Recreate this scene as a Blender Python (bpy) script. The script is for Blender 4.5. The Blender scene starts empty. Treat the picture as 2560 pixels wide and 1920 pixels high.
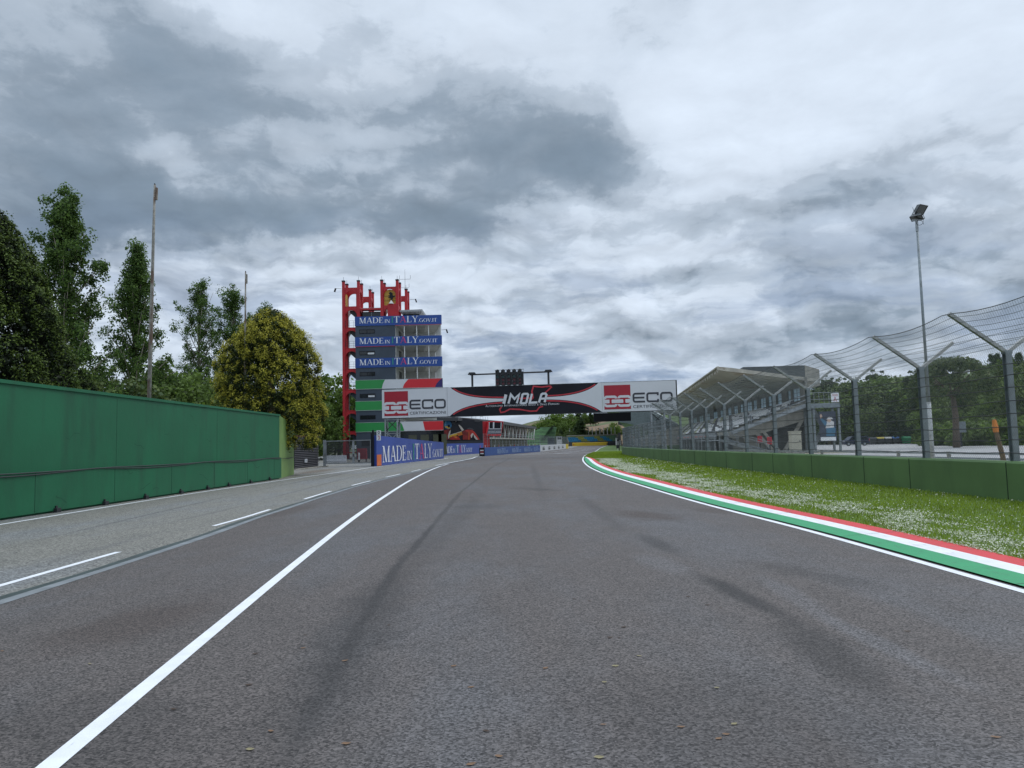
import bpy, math, random
import numpy as np
from mathutils import Vector, Matrix
rnd = random.Random(7); rng = np.random.default_rng(11)
R_ = math.radians
sc = bpy.context.scene
COL = sc.collection
# ------------------------------------------------------------------ survey of the photograph (lens, tilt, eye height)
F, HC, H, ROLL = 1900., 1110., 1.7, R_(1.4)
_p = math.atan((HC-960)/F)
_r0 = np.array([1, 0, 0.]); F0 = np.array([0, math.cos(_p), math.sin(_p)]); _u0 = np.cross(_r0, F0)
RV = math.cos(ROLL)*_r0-math.sin(ROLL)*_u0; UV = math.cos(ROLL)*_u0+math.sin(ROLL)*_r0
def ray(u, v): return (u-1280)/F*RV-(v-960)/F*UV+F0
def G(u, v, z=0.):
    d = ray(u, v); t = (z-H)/d[2]; return float(t*d[0]), float(t*d[1])
def P(u, v, Y):
    d = ray(u, v); t = Y/d[1]; return float(t*d[0]), float(H+t*d[2])
def curve(pts):
    """smooth X(Y) through measured points"""
    ys = np.array([p[0] for p in pts], float); xs = np.array([p[1] for p in pts], float)
    m = np.gradient(xs, ys)
    def f(y):
        y = np.clip(y, ys[0], ys[-1]); i = np.clip(np.searchsorted(ys, y)-1, 0, len(ys)-2)
        h = ys[i+1]-ys[i]; t = (y-ys[i])/h
        return ((2*t**3-3*t**2+1)*xs[i]+(t**3-2*t**2+t)*h*m[i]+(-2*t**3+3*t**2)*xs[i+1]+(t**3-t**2)*h*m[i+1])
    return f
# ------------------------------------------------------------------ materials
MATS = {}
def nd(nt, t, **kw):
    n = nt.nodes.new(t)
    for k, v in kw.items(): setattr(n, k, v)
    return n
def rgb(r, g, b): return (r, g, b, 1)
def mixc(nt, fac, a, b, mode='MIX'):
    n = nd(nt, 'ShaderNodeMix', data_type='RGBA', blend_type=mode)
    if isinstance(fac, (int, float)): n.inputs[0].default_value = fac
    else: nt.links.new(fac, n.inputs[0])
    for s, v in ((6, a), (7, b)):
        if isinstance(v, tuple): n.inputs[s].default_value = v
        else: nt.links.new(v, n.inputs[s])
    return n.outputs[2]
def mth(nt, op, a, b=None, c=None, clamp=False):
    n = nd(nt, 'ShaderNodeMath', operation=op, use_clamp=clamp)
    for i, v in enumerate((a, b, c)):
        if v is None: continue
        if isinstance(v, (int, float)): n.inputs[i].default_value = v
        else: nt.links.new(v, n.inputs[i])
    return n.outputs[0]
def noise(nt, co, scale, detail=4, rough=.55, scl=None):
    if scl is not None:
        mp = nd(nt, 'ShaderNodeMapping'); mp.inputs['Scale'].default_value = scl; nt.links.new(co, mp.inputs[0]); co = mp.outputs[0]
    n = nd(nt, 'ShaderNodeTexNoise'); n.inputs['Scale'].default_value = scale; n.inputs['Detail'].default_value = detail
    n.inputs['Roughness'].default_value = rough; nt.links.new(co, n.inputs['Vector']); return n.outputs['Fac']
def ramp(nt, fac, stops):
    n = nd(nt, 'ShaderNodeMapRange'); n.interpolation_type = 'SMOOTHSTEP'
    n.inputs[1].default_value, n.inputs[2].default_value = stops; nt.links.new(fac, n.inputs[0]); return n.outputs[0]
def mat(name, col, rough=.6, var=.12, scale=2., bump=0., metal=0., col2=None, mix2=(.5, .7), scale2=.6, scl2=None, spec=.5, bscale=None):
    if name in MATS: return MATS[name]
    m = bpy.data.materials.new(name); m.use_nodes = True; nt = m.node_tree; b = nt.nodes['Principled BSDF']
    co = nd(nt, 'ShaderNodeTexCoord').outputs['Object']
    n1 = noise(nt, co, scale, 5)
    lo = tuple(c*(1-var) for c in col)+(1,); hi = tuple(min(1, c*(1+var)) for c in col)+(1,)
    c = mixc(nt, ramp(nt, n1, (.3, .7)), lo, hi)
    if col2:
        n2 = noise(nt, co, scale2, 6, .6, scl2); c = mixc(nt, ramp(nt, n2, mix2), c, tuple(col2)+(1,))
    nt.links.new(c, b.inputs['Base Color'])
    b.inputs['Roughness'].default_value = rough; b.inputs['Metallic'].default_value = metal; b.inputs['Specular IOR Level'].default_value = spec
    if bump:
        bp = nd(nt, 'ShaderNodeBump'); bp.inputs['Strength'].default_value = bump; bp.inputs['Distance'].default_value = .02
        nt.links.new(noise(nt, co, bscale or scale*6, 4), bp.inputs['Height']); nt.links.new(bp.outputs[0], b.inputs['Normal'])
    MATS[name] = m; return m
def glow(name, col, trans=.6, rough=.5):
    m = mat(name, col, rough, .06, .6); nt = m.node_tree; b = nt.nodes['Principled BSDF']; t = nd(nt, 'ShaderNodeBsdfTranslucent'); t.inputs[0].default_value = tuple(col)+(1,)
    mx = nd(nt, 'ShaderNodeMixShader'); mx.inputs[0].default_value = trans; nt.links.new(b.outputs[0], mx.inputs[1]); nt.links.new(t.outputs[0], mx.inputs[2]); nt.links.new(mx.outputs[0], nt.nodes['Material Output'].inputs[0]); return m
def leafmat(name, col, var=.35, trans=.35, hue=None):
    if name in MATS: return MATS[name]
    m = bpy.data.materials.new(name); m.use_nodes = True; nt = m.node_tree; b = nt.nodes['Principled BSDF']
    g = nd(nt, 'ShaderNodeNewGeometry').outputs['Random Per Island']
    co = nd(nt, 'ShaderNodeTexCoord').outputs['Object']
    n1 = noise(nt, co, .5, 3)
    lo = tuple(c*(1-var) for c in col)+(1,); hi = tuple(c*(1+var) for c in (hue or col))+(1,)
    c = mixc(nt, g, lo, hi); c = mixc(nt, ramp(nt, n1, (.35, .7)), c, mixc(nt, .5, c, hi))
    nt.links.new(c, b.inputs['Base Color']); b.inputs['Roughness'].default_value = .6; b.inputs['Specular IOR Level'].default_value = .25
    t = nd(nt, 'ShaderNodeBsdfTranslucent'); nt.links.new(c, t.inputs[0])
    mx = nd(nt, 'ShaderNodeMixShader'); mx.inputs[0].default_value = trans
    nt.links.new(b.outputs[0], mx.inputs[1]); nt.links.new(t.outputs[0], mx.inputs[2]); nt.links.new(mx.outputs[0], nt.nodes['Material Output'].inputs[0])
    MATS[name] = m; return m
# ------------------------------------------------------------------ mesh collector
def V3(p): return np.array(p, float)
class MB:
    def __init__(s): s.v = []; s.f = []; s.m = []; s.mats = []; s.X = None
    def mi(s, m):
        if m not in s.mats: s.mats.append(m)
        return s.mats.index(m)
    def add(s, vs, fs, m):
        b = len(s.v); k = s.mi(m)
        for p in vs: s.v.append(tuple(s.X(p)) if s.X else tuple(p))
        for f in fs: s.f.append(tuple(b+i for i in f)); s.m.append(k)
        return s
    def box(s, x0, x1, y0, y1, z0, z1, m):
        return s.add([(x0,y0,z0),(x1,y0,z0),(x1,y1,z0),(x0,y1,z0),(x0,y0,z1),(x1,y0,z1),(x1,y1,z1),(x0,y1,z1)],
            [(3,2,1,0),(4,5,6,7),(0,1,5,4),(1,2,6,5),(2,3,7,6),(3,0,4,7)], m)
    def beam(s, a, b, w, h, m, up=(0,0,1)):
        a, b = V3(a), V3(b); d = b-a; d /= np.linalg.norm(d); u = V3(up)
        if abs(d@u) > .98: u = V3((0,1,0))
        x = np.cross(d, u); x /= np.linalg.norm(x); y = np.cross(x, d); x *= w/2; y *= h/2
        return s.add([a-x-y,a+x-y,a+x+y,a-x+y,b-x-y,b+x-y,b+x+y,b-x+y],[(0,1,2,3),(7,6,5,4),(1,0,4,5),(2,1,5,6),(3,2,6,7),(0,3,7,4)], m)
    def tube(s, pts, r, m, n=8, caps=True):
        pts = [V3(p) for p in pts]; rs = list(r) if hasattr(r, '__len__') else [r]*len(pts); vs = []; fs = []
        for i, p in enumerate(pts):
            d = pts[min(i+1, len(pts)-1)]-pts[max(i-1, 0)]; d /= (np.linalg.norm(d)+1e-9)
            u = V3((0,0,1)) if abs(d[2]) < .9 else V3((0,1,0)); x = np.cross(d, u); x /= np.linalg.norm(x); y = np.cross(d, x)
            for k in range(n):
                a = 2*math.pi*k/n; vs.append(p+rs[i]*(math.cos(a)*x+math.sin(a)*y))
        for i in range(len(pts)-1):
            for k in range(n): fs.append((i*n+k, i*n+(k+1)%n, (i+1)*n+(k+1)%n, (i+1)*n+k))
        if caps: fs += [tuple(range(n))[::-1], tuple((len(pts)-1)*n+k for k in range(n))]
        return s.add(vs, fs, m)
    def poly(s, pts, m): return s.add(pts, [tuple(range(len(pts)))], m)
    def prism(s, pts, off, m):
        """polygon (3-D points) pushed along off"""
        n = len(pts); o = V3(off); q = [V3(p) for p in pts]
        return s.add(q+[p+o for p in q], [tuple(range(n))[::-1], tuple(range(n, 2*n))]+[(i, (i+1)%n, n+(i+1)%n, n+i) for i in range(n)], m)
    def build(s, name, parent=None, origin=None, smooth=False):
        v = np.array(s.v, float)
        if parent is not None: o = worldloc(parent)
        elif origin is not None: o = V3(origin)
        else: o = np.array([(v[:,0].min()+v[:,0].max())/2, (v[:,1].min()+v[:,1].max())/2, v[:,2].min()])
        me = bpy.data.meshes.new(name); me.from_pydata((v-o).tolist(), [], s.f)
        for m in s.mats: me.materials.append(m)
        me.polygons.foreach_set('material_index', s.m)
        if smooth: me.polygons.foreach_set('use_smooth', [True]*len(me.polygons))
        me.update()
        ob = bpy.data.objects.new(name, me); COL.objects.link(ob)
        if parent is not None: ob.parent = parent
        else: ob.location = o
        return ob
def worldloc(o):
    p = np.zeros(3)
    while o is not None: p += np.array(o.location); o = o.parent
    return p
def quads(name, V, mats, mi=None, parent=None, origin=(0,0,0), k=4):
    """V: (n,k,3) array of faces in world space"""
    n = len(V); o = worldloc(parent) if parent is not None else V3(origin)
    me = bpy.data.meshes.new(name); me.vertices.add(n*k); me.vertices.foreach_set('co', (V.reshape(-1,3)-o).astype(np.float32).ravel())
    me.loops.add(n*k); me.loops.foreach_set('vertex_index', np.arange(n*k, dtype=np.int32))
    me.polygons.add(n); me.polygons.foreach_set('loop_start', np.arange(0, n*k, k, dtype=np.int32)); me.polygons.foreach_set('loop_total', np.full(n, k, dtype=np.int32))
    for m in mats: me.materials.append(m)
    if mi is not None: me.polygons.foreach_set('material_index', np.asarray(mi, dtype=np.int32))
    me.update(calc_edges=True); me.validate()
    ob = bpy.data.objects.new(name, me); COL.objects.link(ob)
    if parent is not None: ob.parent = parent
    else: ob.location = o
    return ob
def tag(o, label=None, cat=None, group=None, kind=None):
    for k, v in (('label', label), ('category', cat), ('group', group), ('kind', kind)):
        if v: o[k] = v
    return o
def thing(name, label, cat, loc, group=None):
    o = bpy.data.objects.new(name, None); COL.objects.link(o); o.location = loc; o.empty_display_size = .3
    return tag(o, label, cat, group)
def dup(o, parent=None):
    c = o.copy(); COL.objects.link(c)
    if parent is not None: c.parent = parent
    for ch in [x for x in COL.objects if x.parent == o]: dup(ch, c)
    return c
# ------------------------------------------------------------------ flat lettering and marks
class Frame:
    """a plane in space: origin, right, up, towards the viewer; layers 2.5 mm apart"""
    def __init__(s, o, ex, ey):
        s.o = V3(o); s.ex = V3(ex)/np.linalg.norm(ex); s.ey = V3(ey)/np.linalg.norm(ey); s.en = np.cross(s.ex, s.ey); s.k = 0; s.step = .0025
    def __call__(s, x, y, L=0.): return s.o+s.ex*x+s.ey*y+s.en*L
    def poly(s, mb, pts, m, lay=None):
        if lay is None: s.k += 1; lay = s.k
        mb.poly([s(x, y, lay*s.step) for x, y in pts], m)
    def stroke(s, mb, pts, w, m, lay=None, closed=False):
        if lay is None: s.k += 1; lay = s.k
        p = [np.array(q, float) for q in pts]; n = len(p); L = []; Rr = []
        for i in range(n):
            a = p[(i-1)%n] if (closed or i > 0) else p[i]; b = p[(i+1)%n] if (closed or i < n-1) else p[i]
            d1 = p[i]-a; d2 = b-p[i]
            if np.linalg.norm(d1) < 1e-9: d1 = d2
            if np.linalg.norm(d2) < 1e-9: d2 = d1
            d1 = d1/np.linalg.norm(d1); d2 = d2/np.linalg.norm(d2); t = d1+d2; t /= (np.linalg.norm(t)+1e-9); nn = np.array([-t[1], t[0]])
            k = w/2/max(.45, abs(nn@np.array([-d1[1], d1[0]]))); L.append(p[i]+nn*k); Rr.append(p[i]-nn*k)
        vs = [s(q[0], q[1], lay*s.step) for q in L]+[s(q[0], q[1], lay*s.step) for q in Rr]
        mb.add(vs, [(i, n+i, n+(i+1)%n, (i+1)%n) for i in range(n if closed else n-1)], m)
def arcp(cx, cy, rx, ry, a0, a1, n=14): return [(cx+rx*math.cos(R_(a0+(a1-a0)*i/n)), cy+ry*math.sin(R_(a0+(a1-a0)*i/n))) for i in range(n+1)]
def rrect(x0, y0, x1, y1, r, n=5):
    return arcp(x1-r, y1-r, r, r, 0, 90, n)+arcp(x0+r, y1-r, r, r, 90, 180, n)+arcp(x0+r, y0+r, r, r, 180, 270, n)+arcp(x1-r, y0+r, r, r, 270, 360, n)
def ring(cx, cy, rx, ry, wx, wy, a0, a1, n=16):
    o = arcp(cx, cy, rx, ry, a0, a1, n); i = arcp(cx, cy, rx-wx, ry-wy, a0, a1, n); return [[o[k], o[k+1], i[k+1], i[k]] for k in range(n)]
def q4(x0, y0, x1, y1): return [(x0,y0),(x1,y0),(x1,y1),(x0,y1)]
def slab(xa, ya, xb, yb, w): return [(xa-w/2,ya),(xa+w/2,ya),(xb+w/2,yb),(xb-w/2,yb)]
B_, T_, S_ = .15, .055, .045     # thick stem, thin stem, serif
def _I(x): return [q4(x-B_/2, S_, x+B_/2, 1-S_), q4(x-.15, 0, x+.15, S_), q4(x-.15, 1-S_, x+.15, 1)]
SERIF = {
 'I': (.40, _I(.2)),
 'M': (1.08, [slab(.14,S_,.14,1-S_,T_), q4(.02,0,.27,S_), q4(0,1-S_,.17,1), slab(.52,0,.19,1,B_), slab(.54,.03,.86,1,T_), q4(.8,S_,.8+B_,1-S_), q4(.72,0,1.04,S_), q4(.87,1-S_,1.04,1)]),
 'A': (.92, [slab(.13,S_,.43,1,T_), slab(.74,S_,.46,1,B_), q4(.24,.31,.62,.36), q4(0,0,.25,S_), q4(.6,0,.9,S_)]),
 'D': (.92, [q4(.1,S_,.1+B_,1-S_), q4(.01,0,.45,S_), q4(.01,1-S_,.45,1)]+ring(.43,.5,.43,.5,.16,S_,-90,90)),
 'E': (.74, [q4(.1,S_,.1+B_,1-S_), q4(.01,0,.66,S_), q4(.01,1-S_,.62,1), q4(.25,.48,.5,.53), q4(.62,S_,.66,.24), q4(.58,.78,.62,1-S_), q4(.46,.53,.5,.63), q4(.46,.38,.5,.48)]),
 'N': (.95, [slab(.14,S_,.14,1-S_,T_), q4(.02,0,.27,S_), q4(0,1-S_,.15,1), slab(.75,0,.18,1,B_), slab(.8,.02,.8,1-S_,T_), q4(.68,1-S_,.92,1)]),
 'T': (.78, [q4(.38-B_/2,S_,.38+B_/2,1-S_), q4(.24,0,.52,S_), q4(.02,1-S_,.74,1), q4(.02,.76,.06,1-S_), q4(.7,.76,.74,1-S_)]),
 'L': (.70, [q4(.1,S_,.1+B_,1-S_), q4(.01,0,.64,S_), q4(.01,1-S_,.34,1), q4(.6,S_,.64,.28)]),
 'Y': (.86, [q4(.42-B_/2,S_,.42+B_/2,.45), q4(.28,0,.56,S_), slab(.41,.45,.14,1-S_,B_), slab(.46,.45,.72,1-S_,T_), q4(0,1-S_,.3,1), q4(.6,1-S_,.85,1)]),
 'V': (.86, [slab(.45,0,.14,1-S_,B_), slab(.47,.02,.73,1-S_,T_), q4(0,1-S_,.3,1), q4(.6,1-S_,.86,1)]),
 'O': (.98, ring(.48,.5,.46,.51,.15,.045,0,360,22)),
 'G': (.96, ring(.48,.5,.46,.51,.15,.045,50,325,18)+[q4(.7,.02,.85,.42), q4(.58,.42,.9,.46)]),
 '.': (.2, [q4(.04,0,.16,.11)]), ' ': (.3, [])}
def serif(fr, mb, x, y, W, Hh, runs):
    """runs: (text, relative size, material); fitted to width W"""
    tot = sum(SERIF[c][0]*k for t, k, m in runs for c in t); sx = W/tot
    for t, k, m in runs:
        for c in t:
            w, ps = SERIF[c]
            for j, p in enumerate(ps): fr.poly(mb, [(x+a*k*sx, y+b*k*Hh) for a, b in p], m, 2+.3*j)
            x += w*k*sx
_txt = {}
def textpolys(s):
    if s in _txt: return _txt[s]
    cu = bpy.data.curves.new('t', 'FONT'); cu.body = s; cu.size = 1; cu.resolution_u = 3
    ob = bpy.data.objects.new('t', cu); COL.objects.link(ob); dg = bpy.context.evaluated_depsgraph_get()
    me = bpy.data.meshes.new_from_object(ob.evaluated_get(dg)); v = [tuple(x.co) for x in me.vertices]; f = [tuple(p.vertices) for p in me.polygons]
    bpy.data.objects.remove(ob); bpy.data.curves.remove(cu); bpy.data.meshes.remove(me); _txt[s] = (v, f); return v, f
def sans(fr, mb, s, x, y, W, Hh, m, lay=4, shear=0.):
    v, f = textpolys(s); xs = [p[0] for p in v]; ys = [p[1] for p in v]; x0, x1 = min(xs), max(xs); y0, y1 = min(ys), max(ys)
    kx, ky = W/(x1-x0), Hh/(y1-y0)
    mb.add([fr(x+(p[0]-x0)*kx+shear*(p[1]-y0)*ky, y+(p[1]-y0)*ky, lay*fr.step) for p in v], f, m)
# ------------------------------------------------------------------ palette
M_WHITE = mat('white_paint', (.78,.8,.82), .5, .05, 1.)
M_SIGNW = mat('white_sign_vinyl', (.62,.64,.67), .4, .03, .4)
M_BLACK = mat('black_vinyl', (.009,.010,.016), .5, .2, .6, spec=.25)
M_BLUE = mat('blue_vinyl', (.012,.062,.28), .4, .08, .3)
M_BLUE2 = mat('blue_board', (.035,.075,.33), .45, .08, .3, col2=(.05,.09,.33), scale2=.4)
M_LETT = mat('white_lettering', (.78,.8,.84), .5, .03)
M_LGRN = mat('green_lettering', (.03,.25,.2), .5, .05)
M_LPINK = mat('pink_lettering', (.6,.06,.17), .5, .05)
M_RED = mat('red_render', (.43,.012,.02), .55, .12, .8)
M_REDV = mat('red_vinyl', (.62,.02,.03), .4, .05, .5)
M_CRIM = mat('crimson_vinyl', (.36,.012,.03), .4, .04)
M_GRNV = mat('green_vinyl', (.025,.27,.065), .4, .05, .4)
M_SLATE = mat('slate_render', (.043,.06,.085), .6, .12, .5, col2=(.055,.075,.1), scale2=.3)
M_GREY = mat('galvanised_steel', (.30,.33,.35), .45, .15, 3., metal=.5, col2=(.2,.21,.21), scale2=2.5)
M_POST = mat('painted_grey_steel', (.20,.235,.25), .5, .14, 4., col2=(.13,.15,.155), scale2=3., metal=.2)
M_DARK = mat('dark_steel', (.02,.022,.026), .5, .2, 3.)
M_CONC = mat('concrete', (.33,.32,.28), .85, .18, 1.2, bump=.3, col2=(.2,.19,.165), scale2=.5, scl2=(1,1,.3))
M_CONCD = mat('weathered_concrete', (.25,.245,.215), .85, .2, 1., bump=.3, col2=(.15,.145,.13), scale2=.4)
M_GLASS = mat('dark_glass', (.012,.016,.02), .08, .1, .3, spec=.6)
M_DRED = mat('ochre_panel', (.55,.33,.04), .5, .1)
M_RUST = mat('rusted_pole_paint', (.25,.24,.21), .75, .25, 6., col2=(.13,.085,.06), scale2=3., mix2=(.45,.6), scl2=(1,1,.4))
M_BARK = mat('bark', (.13,.10,.075), .9, .3, 6., bump=.5)
M_BARKP = mat('pale_bark', (.26,.235,.19), .9, .3, 5., bump=.5)
MADE = [('MADE', 1., M_LETT), (' ', .4, M_LETT), ('IN', .62, M_LETT), (' ', .4, M_LETT), ('I', 1.12, M_LGRN), ('T', 1.12, M_LETT), ('A', 1.12, M_LPINK), ('LY', 1.12, M_LETT), ('.GOV.IT', .64, M_LETT)]
# ------------------------------------------------------------------ camera
cd = bpy.data.cameras.new('camera'); cam = bpy.data.objects.new('camera', cd); COL.objects.link(cam); sc.camera = cam
cd.sensor_width = 36; cd.sensor_fit = 'HORIZONTAL'; cd.lens = F/2560*36; cd.clip_start = .1; cd.clip_end = 6000
cam.matrix_world = Matrix(((RV[0], UV[0], -F0[0], 0), (RV[1], UV[1], -F0[1], 0), (RV[2], UV[2], -F0[2], H), (0, 0, 0, 1)))
# ------------------------------------------------------------------ light: broken overcast, weak soft sun high on the right
SUN_EL, SUN_AZ = R_(52), R_(60)      # azimuth from +Y towards +X
sd = bpy.data.lights.new('sun', 'SUN'); so = bpy.data.objects.new('sun', sd); COL.objects.link(so)
sd.energy = 1.0; sd.angle = R_(35); sd.color = (1, .95, .88)
sv = Vector((math.sin(SUN_AZ)*math.cos(SUN_EL), math.cos(SUN_AZ)*math.cos(SUN_EL), math.sin(SUN_EL)))
so.rotation_euler = sv.to_track_quat('Z', 'Y').to_euler(); so.location = (20, -20, 60)
w = bpy.data.worlds.new('World'); sc.world = w; w.use_nodes = True; nt = w.node_tree
bg = nt.nodes['Background']
w.cycles.sampling_method = 'MANUAL'; w.cycles.sample_map_resolution = 512
sky = nd(nt, 'ShaderNodeTexSky', sky_type='NISHITA', sun_disc=False); sky.sun_elevation = SUN_EL; sky.sun_rotation = SUN_AZ
skv = nd(nt, 'ShaderNodeVectorMath', operation='ADD'); skv.inputs[1].default_value = (0, 0, .45); sky.air_density = 1.; sky.dust_density = 2.
tc = nd(nt, 'ShaderNodeTexCoord').outputs['Generated']
nt.links.new(tc, skv.inputs[0]); skn = nd(nt, 'ShaderNodeVectorMath', operation='NORMALIZE'); nt.links.new(skv.outputs[0], skn.inputs[0]); nt.links.new(skn.outputs[0], sky.inputs['Vector'])
sx = nd(nt, 'ShaderNodeSeparateXYZ'); nt.links.new(tc, sx.inputs[0]); X, Y, Z = sx.outputs
az = mth(nt, 'ARCTAN2', X, Y); el = mth(nt, 'ARCSINE', Z)
# cloud-deck plane coordinates (perspective towards the horizon)
den = mth(nt, 'ADD', mth(nt, 'MAXIMUM', Z, 0.), .13)
cq = nd(nt, 'ShaderNodeCombineXYZ'); nt.links.new(mth(nt, 'DIVIDE', X, den), cq.inputs[0]); nt.links.new(mth(nt, 'DIVIDE', Y, den), cq.inputs[1])
q = cq.outputs[0]
ca = nd(nt, 'ShaderNodeCombineXYZ'); nt.links.new(az, ca.inputs[0]); nt.links.new(el, ca.inputs[1]); ae = ca.outputs[0]
# ragged edges: warp the angular coordinates
wn = nd(nt, 'ShaderNodeTexNoise'); wn.inputs['Scale'].default_value = 6.; wn.inputs['Detail'].default_value = 8; wn.inputs['Roughness'].default_value = .6; nt.links.new(ae, wn.inputs['Vector'])
wv = nd(nt, 'ShaderNodeVectorMath', operation='MULTIPLY_ADD'); nt.links.new(wn.outputs['Color'], wv.inputs[0]); wv.inputs[1].default_value = (.20, .13, 0); wv.inputs[2].default_value = (-.10, -.065, 0)
wa = nd(nt, 'ShaderNodeVectorMath', operation='ADD'); nt.links.new(ae, wa.inputs[0]); nt.links.new(wv.outputs[0], wa.inputs[1]); wae = wa.outputs[0]
K = 2560/2212
CLOUDS = [(150,150,470,170,8,.42),(60,400,360,120,8,.55),(430,475,330,80,9,.62),(860,400,330,120,-4,.62),(640,200,420,80,14,.36),
 (1150,290,330,120,8,.55),(1290,345,160,80,25,.45),(1040,450,140,60,0,.30),(620,60,500,70,0,.24),(1430,40,220,70,-25,.35),(1700,30,150,40,0,.2),
 (790,305,260,48,-3,-.45),(380,330,110,50,30,-.3),(150,700,300,120,0,-.28),(700,600,420,70,0,-.22),(1640,190,330,190,0,-.42),(2020,130,330,150,0,-.36),(1100,700,260,80,0,-.1),
 (1700,430,330,80,-12,.28),(2150,500,220,80,0,.38),(1900,640,340,60,-6,.2),(1250,620,260,50,0,.12),(1850,720,420,40,-5,.34),(1500,690,200,30,-4,.3),(1450,560,240,40,-10,-.25),(2180,250,150,120,-30,.25),(330,240,480,120,6,.26),(900,170,260,80,10,.22),(720,480,330,45,-3,.35),(1700,560,260,50,-8,.25),(1350,480,160,40,0,.15),(2050,620,200,50,0,.25)]
acc = None
for (u, v, ru, rv, rot, amp) in CLOUDS:
    d = ray(u*K, v*K); d = d/np.linalg.norm(d); a0 = math.atan2(d[0], d[1]); e0 = math.asin(d[2])
    mp = nd(nt, 'ShaderNodeMapping', vector_type='TEXTURE'); nt.links.new(wae, mp.inputs[0])
    mp.inputs['Location'].default_value = (a0, e0, 0); mp.inputs['Rotation'].default_value = (0, 0, -R_(rot)); mp.inputs['Scale'].default_value = (ru*K/F*1.25, rv*K/F*1.25, 1)
    ln = nd(nt, 'ShaderNodeVectorMath', operation='LENGTH'); nt.links.new(mp.outputs[0], ln.inputs[0])
    mr = nd(nt, 'ShaderNodeMapRange', interpolation_type='SMOOTHSTEP'); nt.links.new(ln.outputs['Value'], mr.inputs[0])
    mr.inputs[1].default_value = .25; mr.inputs[2].default_value = 1.15; mr.inputs[3].default_value = amp; mr.inputs[4].default_value = 0
    acc = mr.outputs[0] if acc is None else mth(nt, 'ADD', acc, mr.outputs[0])
n1 = noise(nt, q, 1.5, 10, .6)
off = nd(nt, 'ShaderNodeVectorMath', operation='ADD'); nt.links.new(q, off.inputs[0]); off.inputs[1].default_value = (.07, .06, 0)
n2 = noise(nt, off.outputs[0], 1.5, 10, .6)
# billowing puffs, flattened towards the horizon
def puff(co, scale, scl):
    mp = nd(nt, 'ShaderNodeMapping'); mp.inputs['Scale'].default_value = scl; nt.links.new(co, mp.inputs[0])
    v = nd(nt, 'ShaderNodeTexNoise', noise_type='RIDGED_MULTIFRACTAL', normalize=True); v.inputs['Scale'].default_value = scale; v.inputs['Detail'].default_value = 5; v.inputs['Roughness'].default_value = .55; v.inputs['Offset'].default_value = 1.; v.inputs['Gain'].default_value = 1.6
    nt.links.new(mp.outputs[0], v.inputs['Vector']); return v.outputs['Fac']
wn2 = nd(nt, 'ShaderNodeTexNoise'); wn2.inputs['Scale'].default_value = 9.; wn2.inputs['Detail'].default_value = 6; nt.links.new(ae, wn2.inputs['Vector'])
wv2 = nd(nt, 'ShaderNodeVectorMath', operation='MULTIPLY_ADD'); nt.links.new(wn2.outputs['Color'], wv2.inputs[0]); wv2.inputs[1].default_value = (.10, .05, 0); wv2.inputs[2].default_value = (-.05, -.025, 0)
wa2 = nd(nt, 'ShaderNodeVectorMath', operation='ADD'); nt.links.new(ae, wa2.inputs[0]); nt.links.new(wv2.outputs[0], wa2.inputs[1])
pf1 = puff(wa2.outputs[0], 4.2, (1, 2.2, 1))
up_ = nd(nt, 'ShaderNodeVectorMath', operation='ADD'); nt.links.new(wa2.outputs[0], up_.inputs[0]); up_.inputs[1].default_value = (.008, .014, 0)
pf2 = puff(up_.outputs[0], 4.2, (1, 2.2, 1))
n3 = noise(nt, wa2.outputs[0], 7., 9, .62, (1, 2.3, 1))
low = ramp(nt, el, (.50, .10))
D = mth(nt, 'ADD', mth(nt, 'MULTIPLY_ADD', n1, 1.6, -.57), mth(nt, 'MULTIPLY', acc, .82))
D = mth(nt, 'ADD', D, mth(nt, 'MULTIPLY_ADD', n3, .62, -.36))
D = mth(nt, 'ADD', D, mth(nt, 'MULTIPLY', mth(nt, 'SUBTRACT', pf1, .72), mth(nt, 'MULTIPLY_ADD', low, .30, .05)))
n4 = noise(nt, wa2.outputs[0], 16., 8, .65, (1, 1.7, 1))
De = mth(nt, 'ADD', D, mth(nt, 'MULTIPLY_ADD', n4, .8, -.40))
D = mth(nt, 'ADD', mth(nt, 'MULTIPLY', ramp(nt, D, (-.22, 1.30)), .66), mth(nt, 'ADD', mth(nt, 'MULTIPLY', ramp(nt, De, (.30, .50)), .17), mth(nt, 'MULTIPLY', ramp(nt, De, (.64, .86)), .17)))
lit = mth(nt, 'ADD', mth(nt, 'MULTIPLY', mth(nt, 'SUBTRACT', n1, n2), .5), mth(nt, 'MULTIPLY', mth(nt, 'SUBTRACT', pf2, pf1), mth(nt, 'MULTIPLY_ADD', low, .17, .02)))
ccol = mixc(nt, D, (.675, .765, .885, 1), (.205, .27, .347, 1))
# blue-grey gaps low over the horizon: real sky between the clouds
gap = mth(nt, 'MULTIPLY', ramp(nt, noise(nt, wa2.outputs[0], 4.5, 7, .6, (.7, 3.0, 1)), (.46, .60)), mth(nt, 'MULTIPLY', ramp(nt, el, (.36, .06)), .75))
skc = nd(nt, 'ShaderNodeVectorMath', operation='MULTIPLY'); nt.links.new(sky.outputs[0], skc.inputs[0]); skc.inputs[1].default_value = (.058, .068, .074)
ccol = mixc(nt, gap, ccol, skc.outputs[0])
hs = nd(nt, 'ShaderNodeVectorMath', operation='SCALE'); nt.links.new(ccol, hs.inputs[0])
boost = mth(nt, 'ADD', mth(nt, 'ADD', 1., lit), mth(nt, 'MULTIPLY', ramp(nt, el, (R_(34), R_(70))), 1.5))  # unseen sky overhead is brightened to add light on the ground
boost = mth(nt, 'MAXIMUM', boost, .8); nt.links.new(boost, hs.inputs['Scale'])
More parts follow.
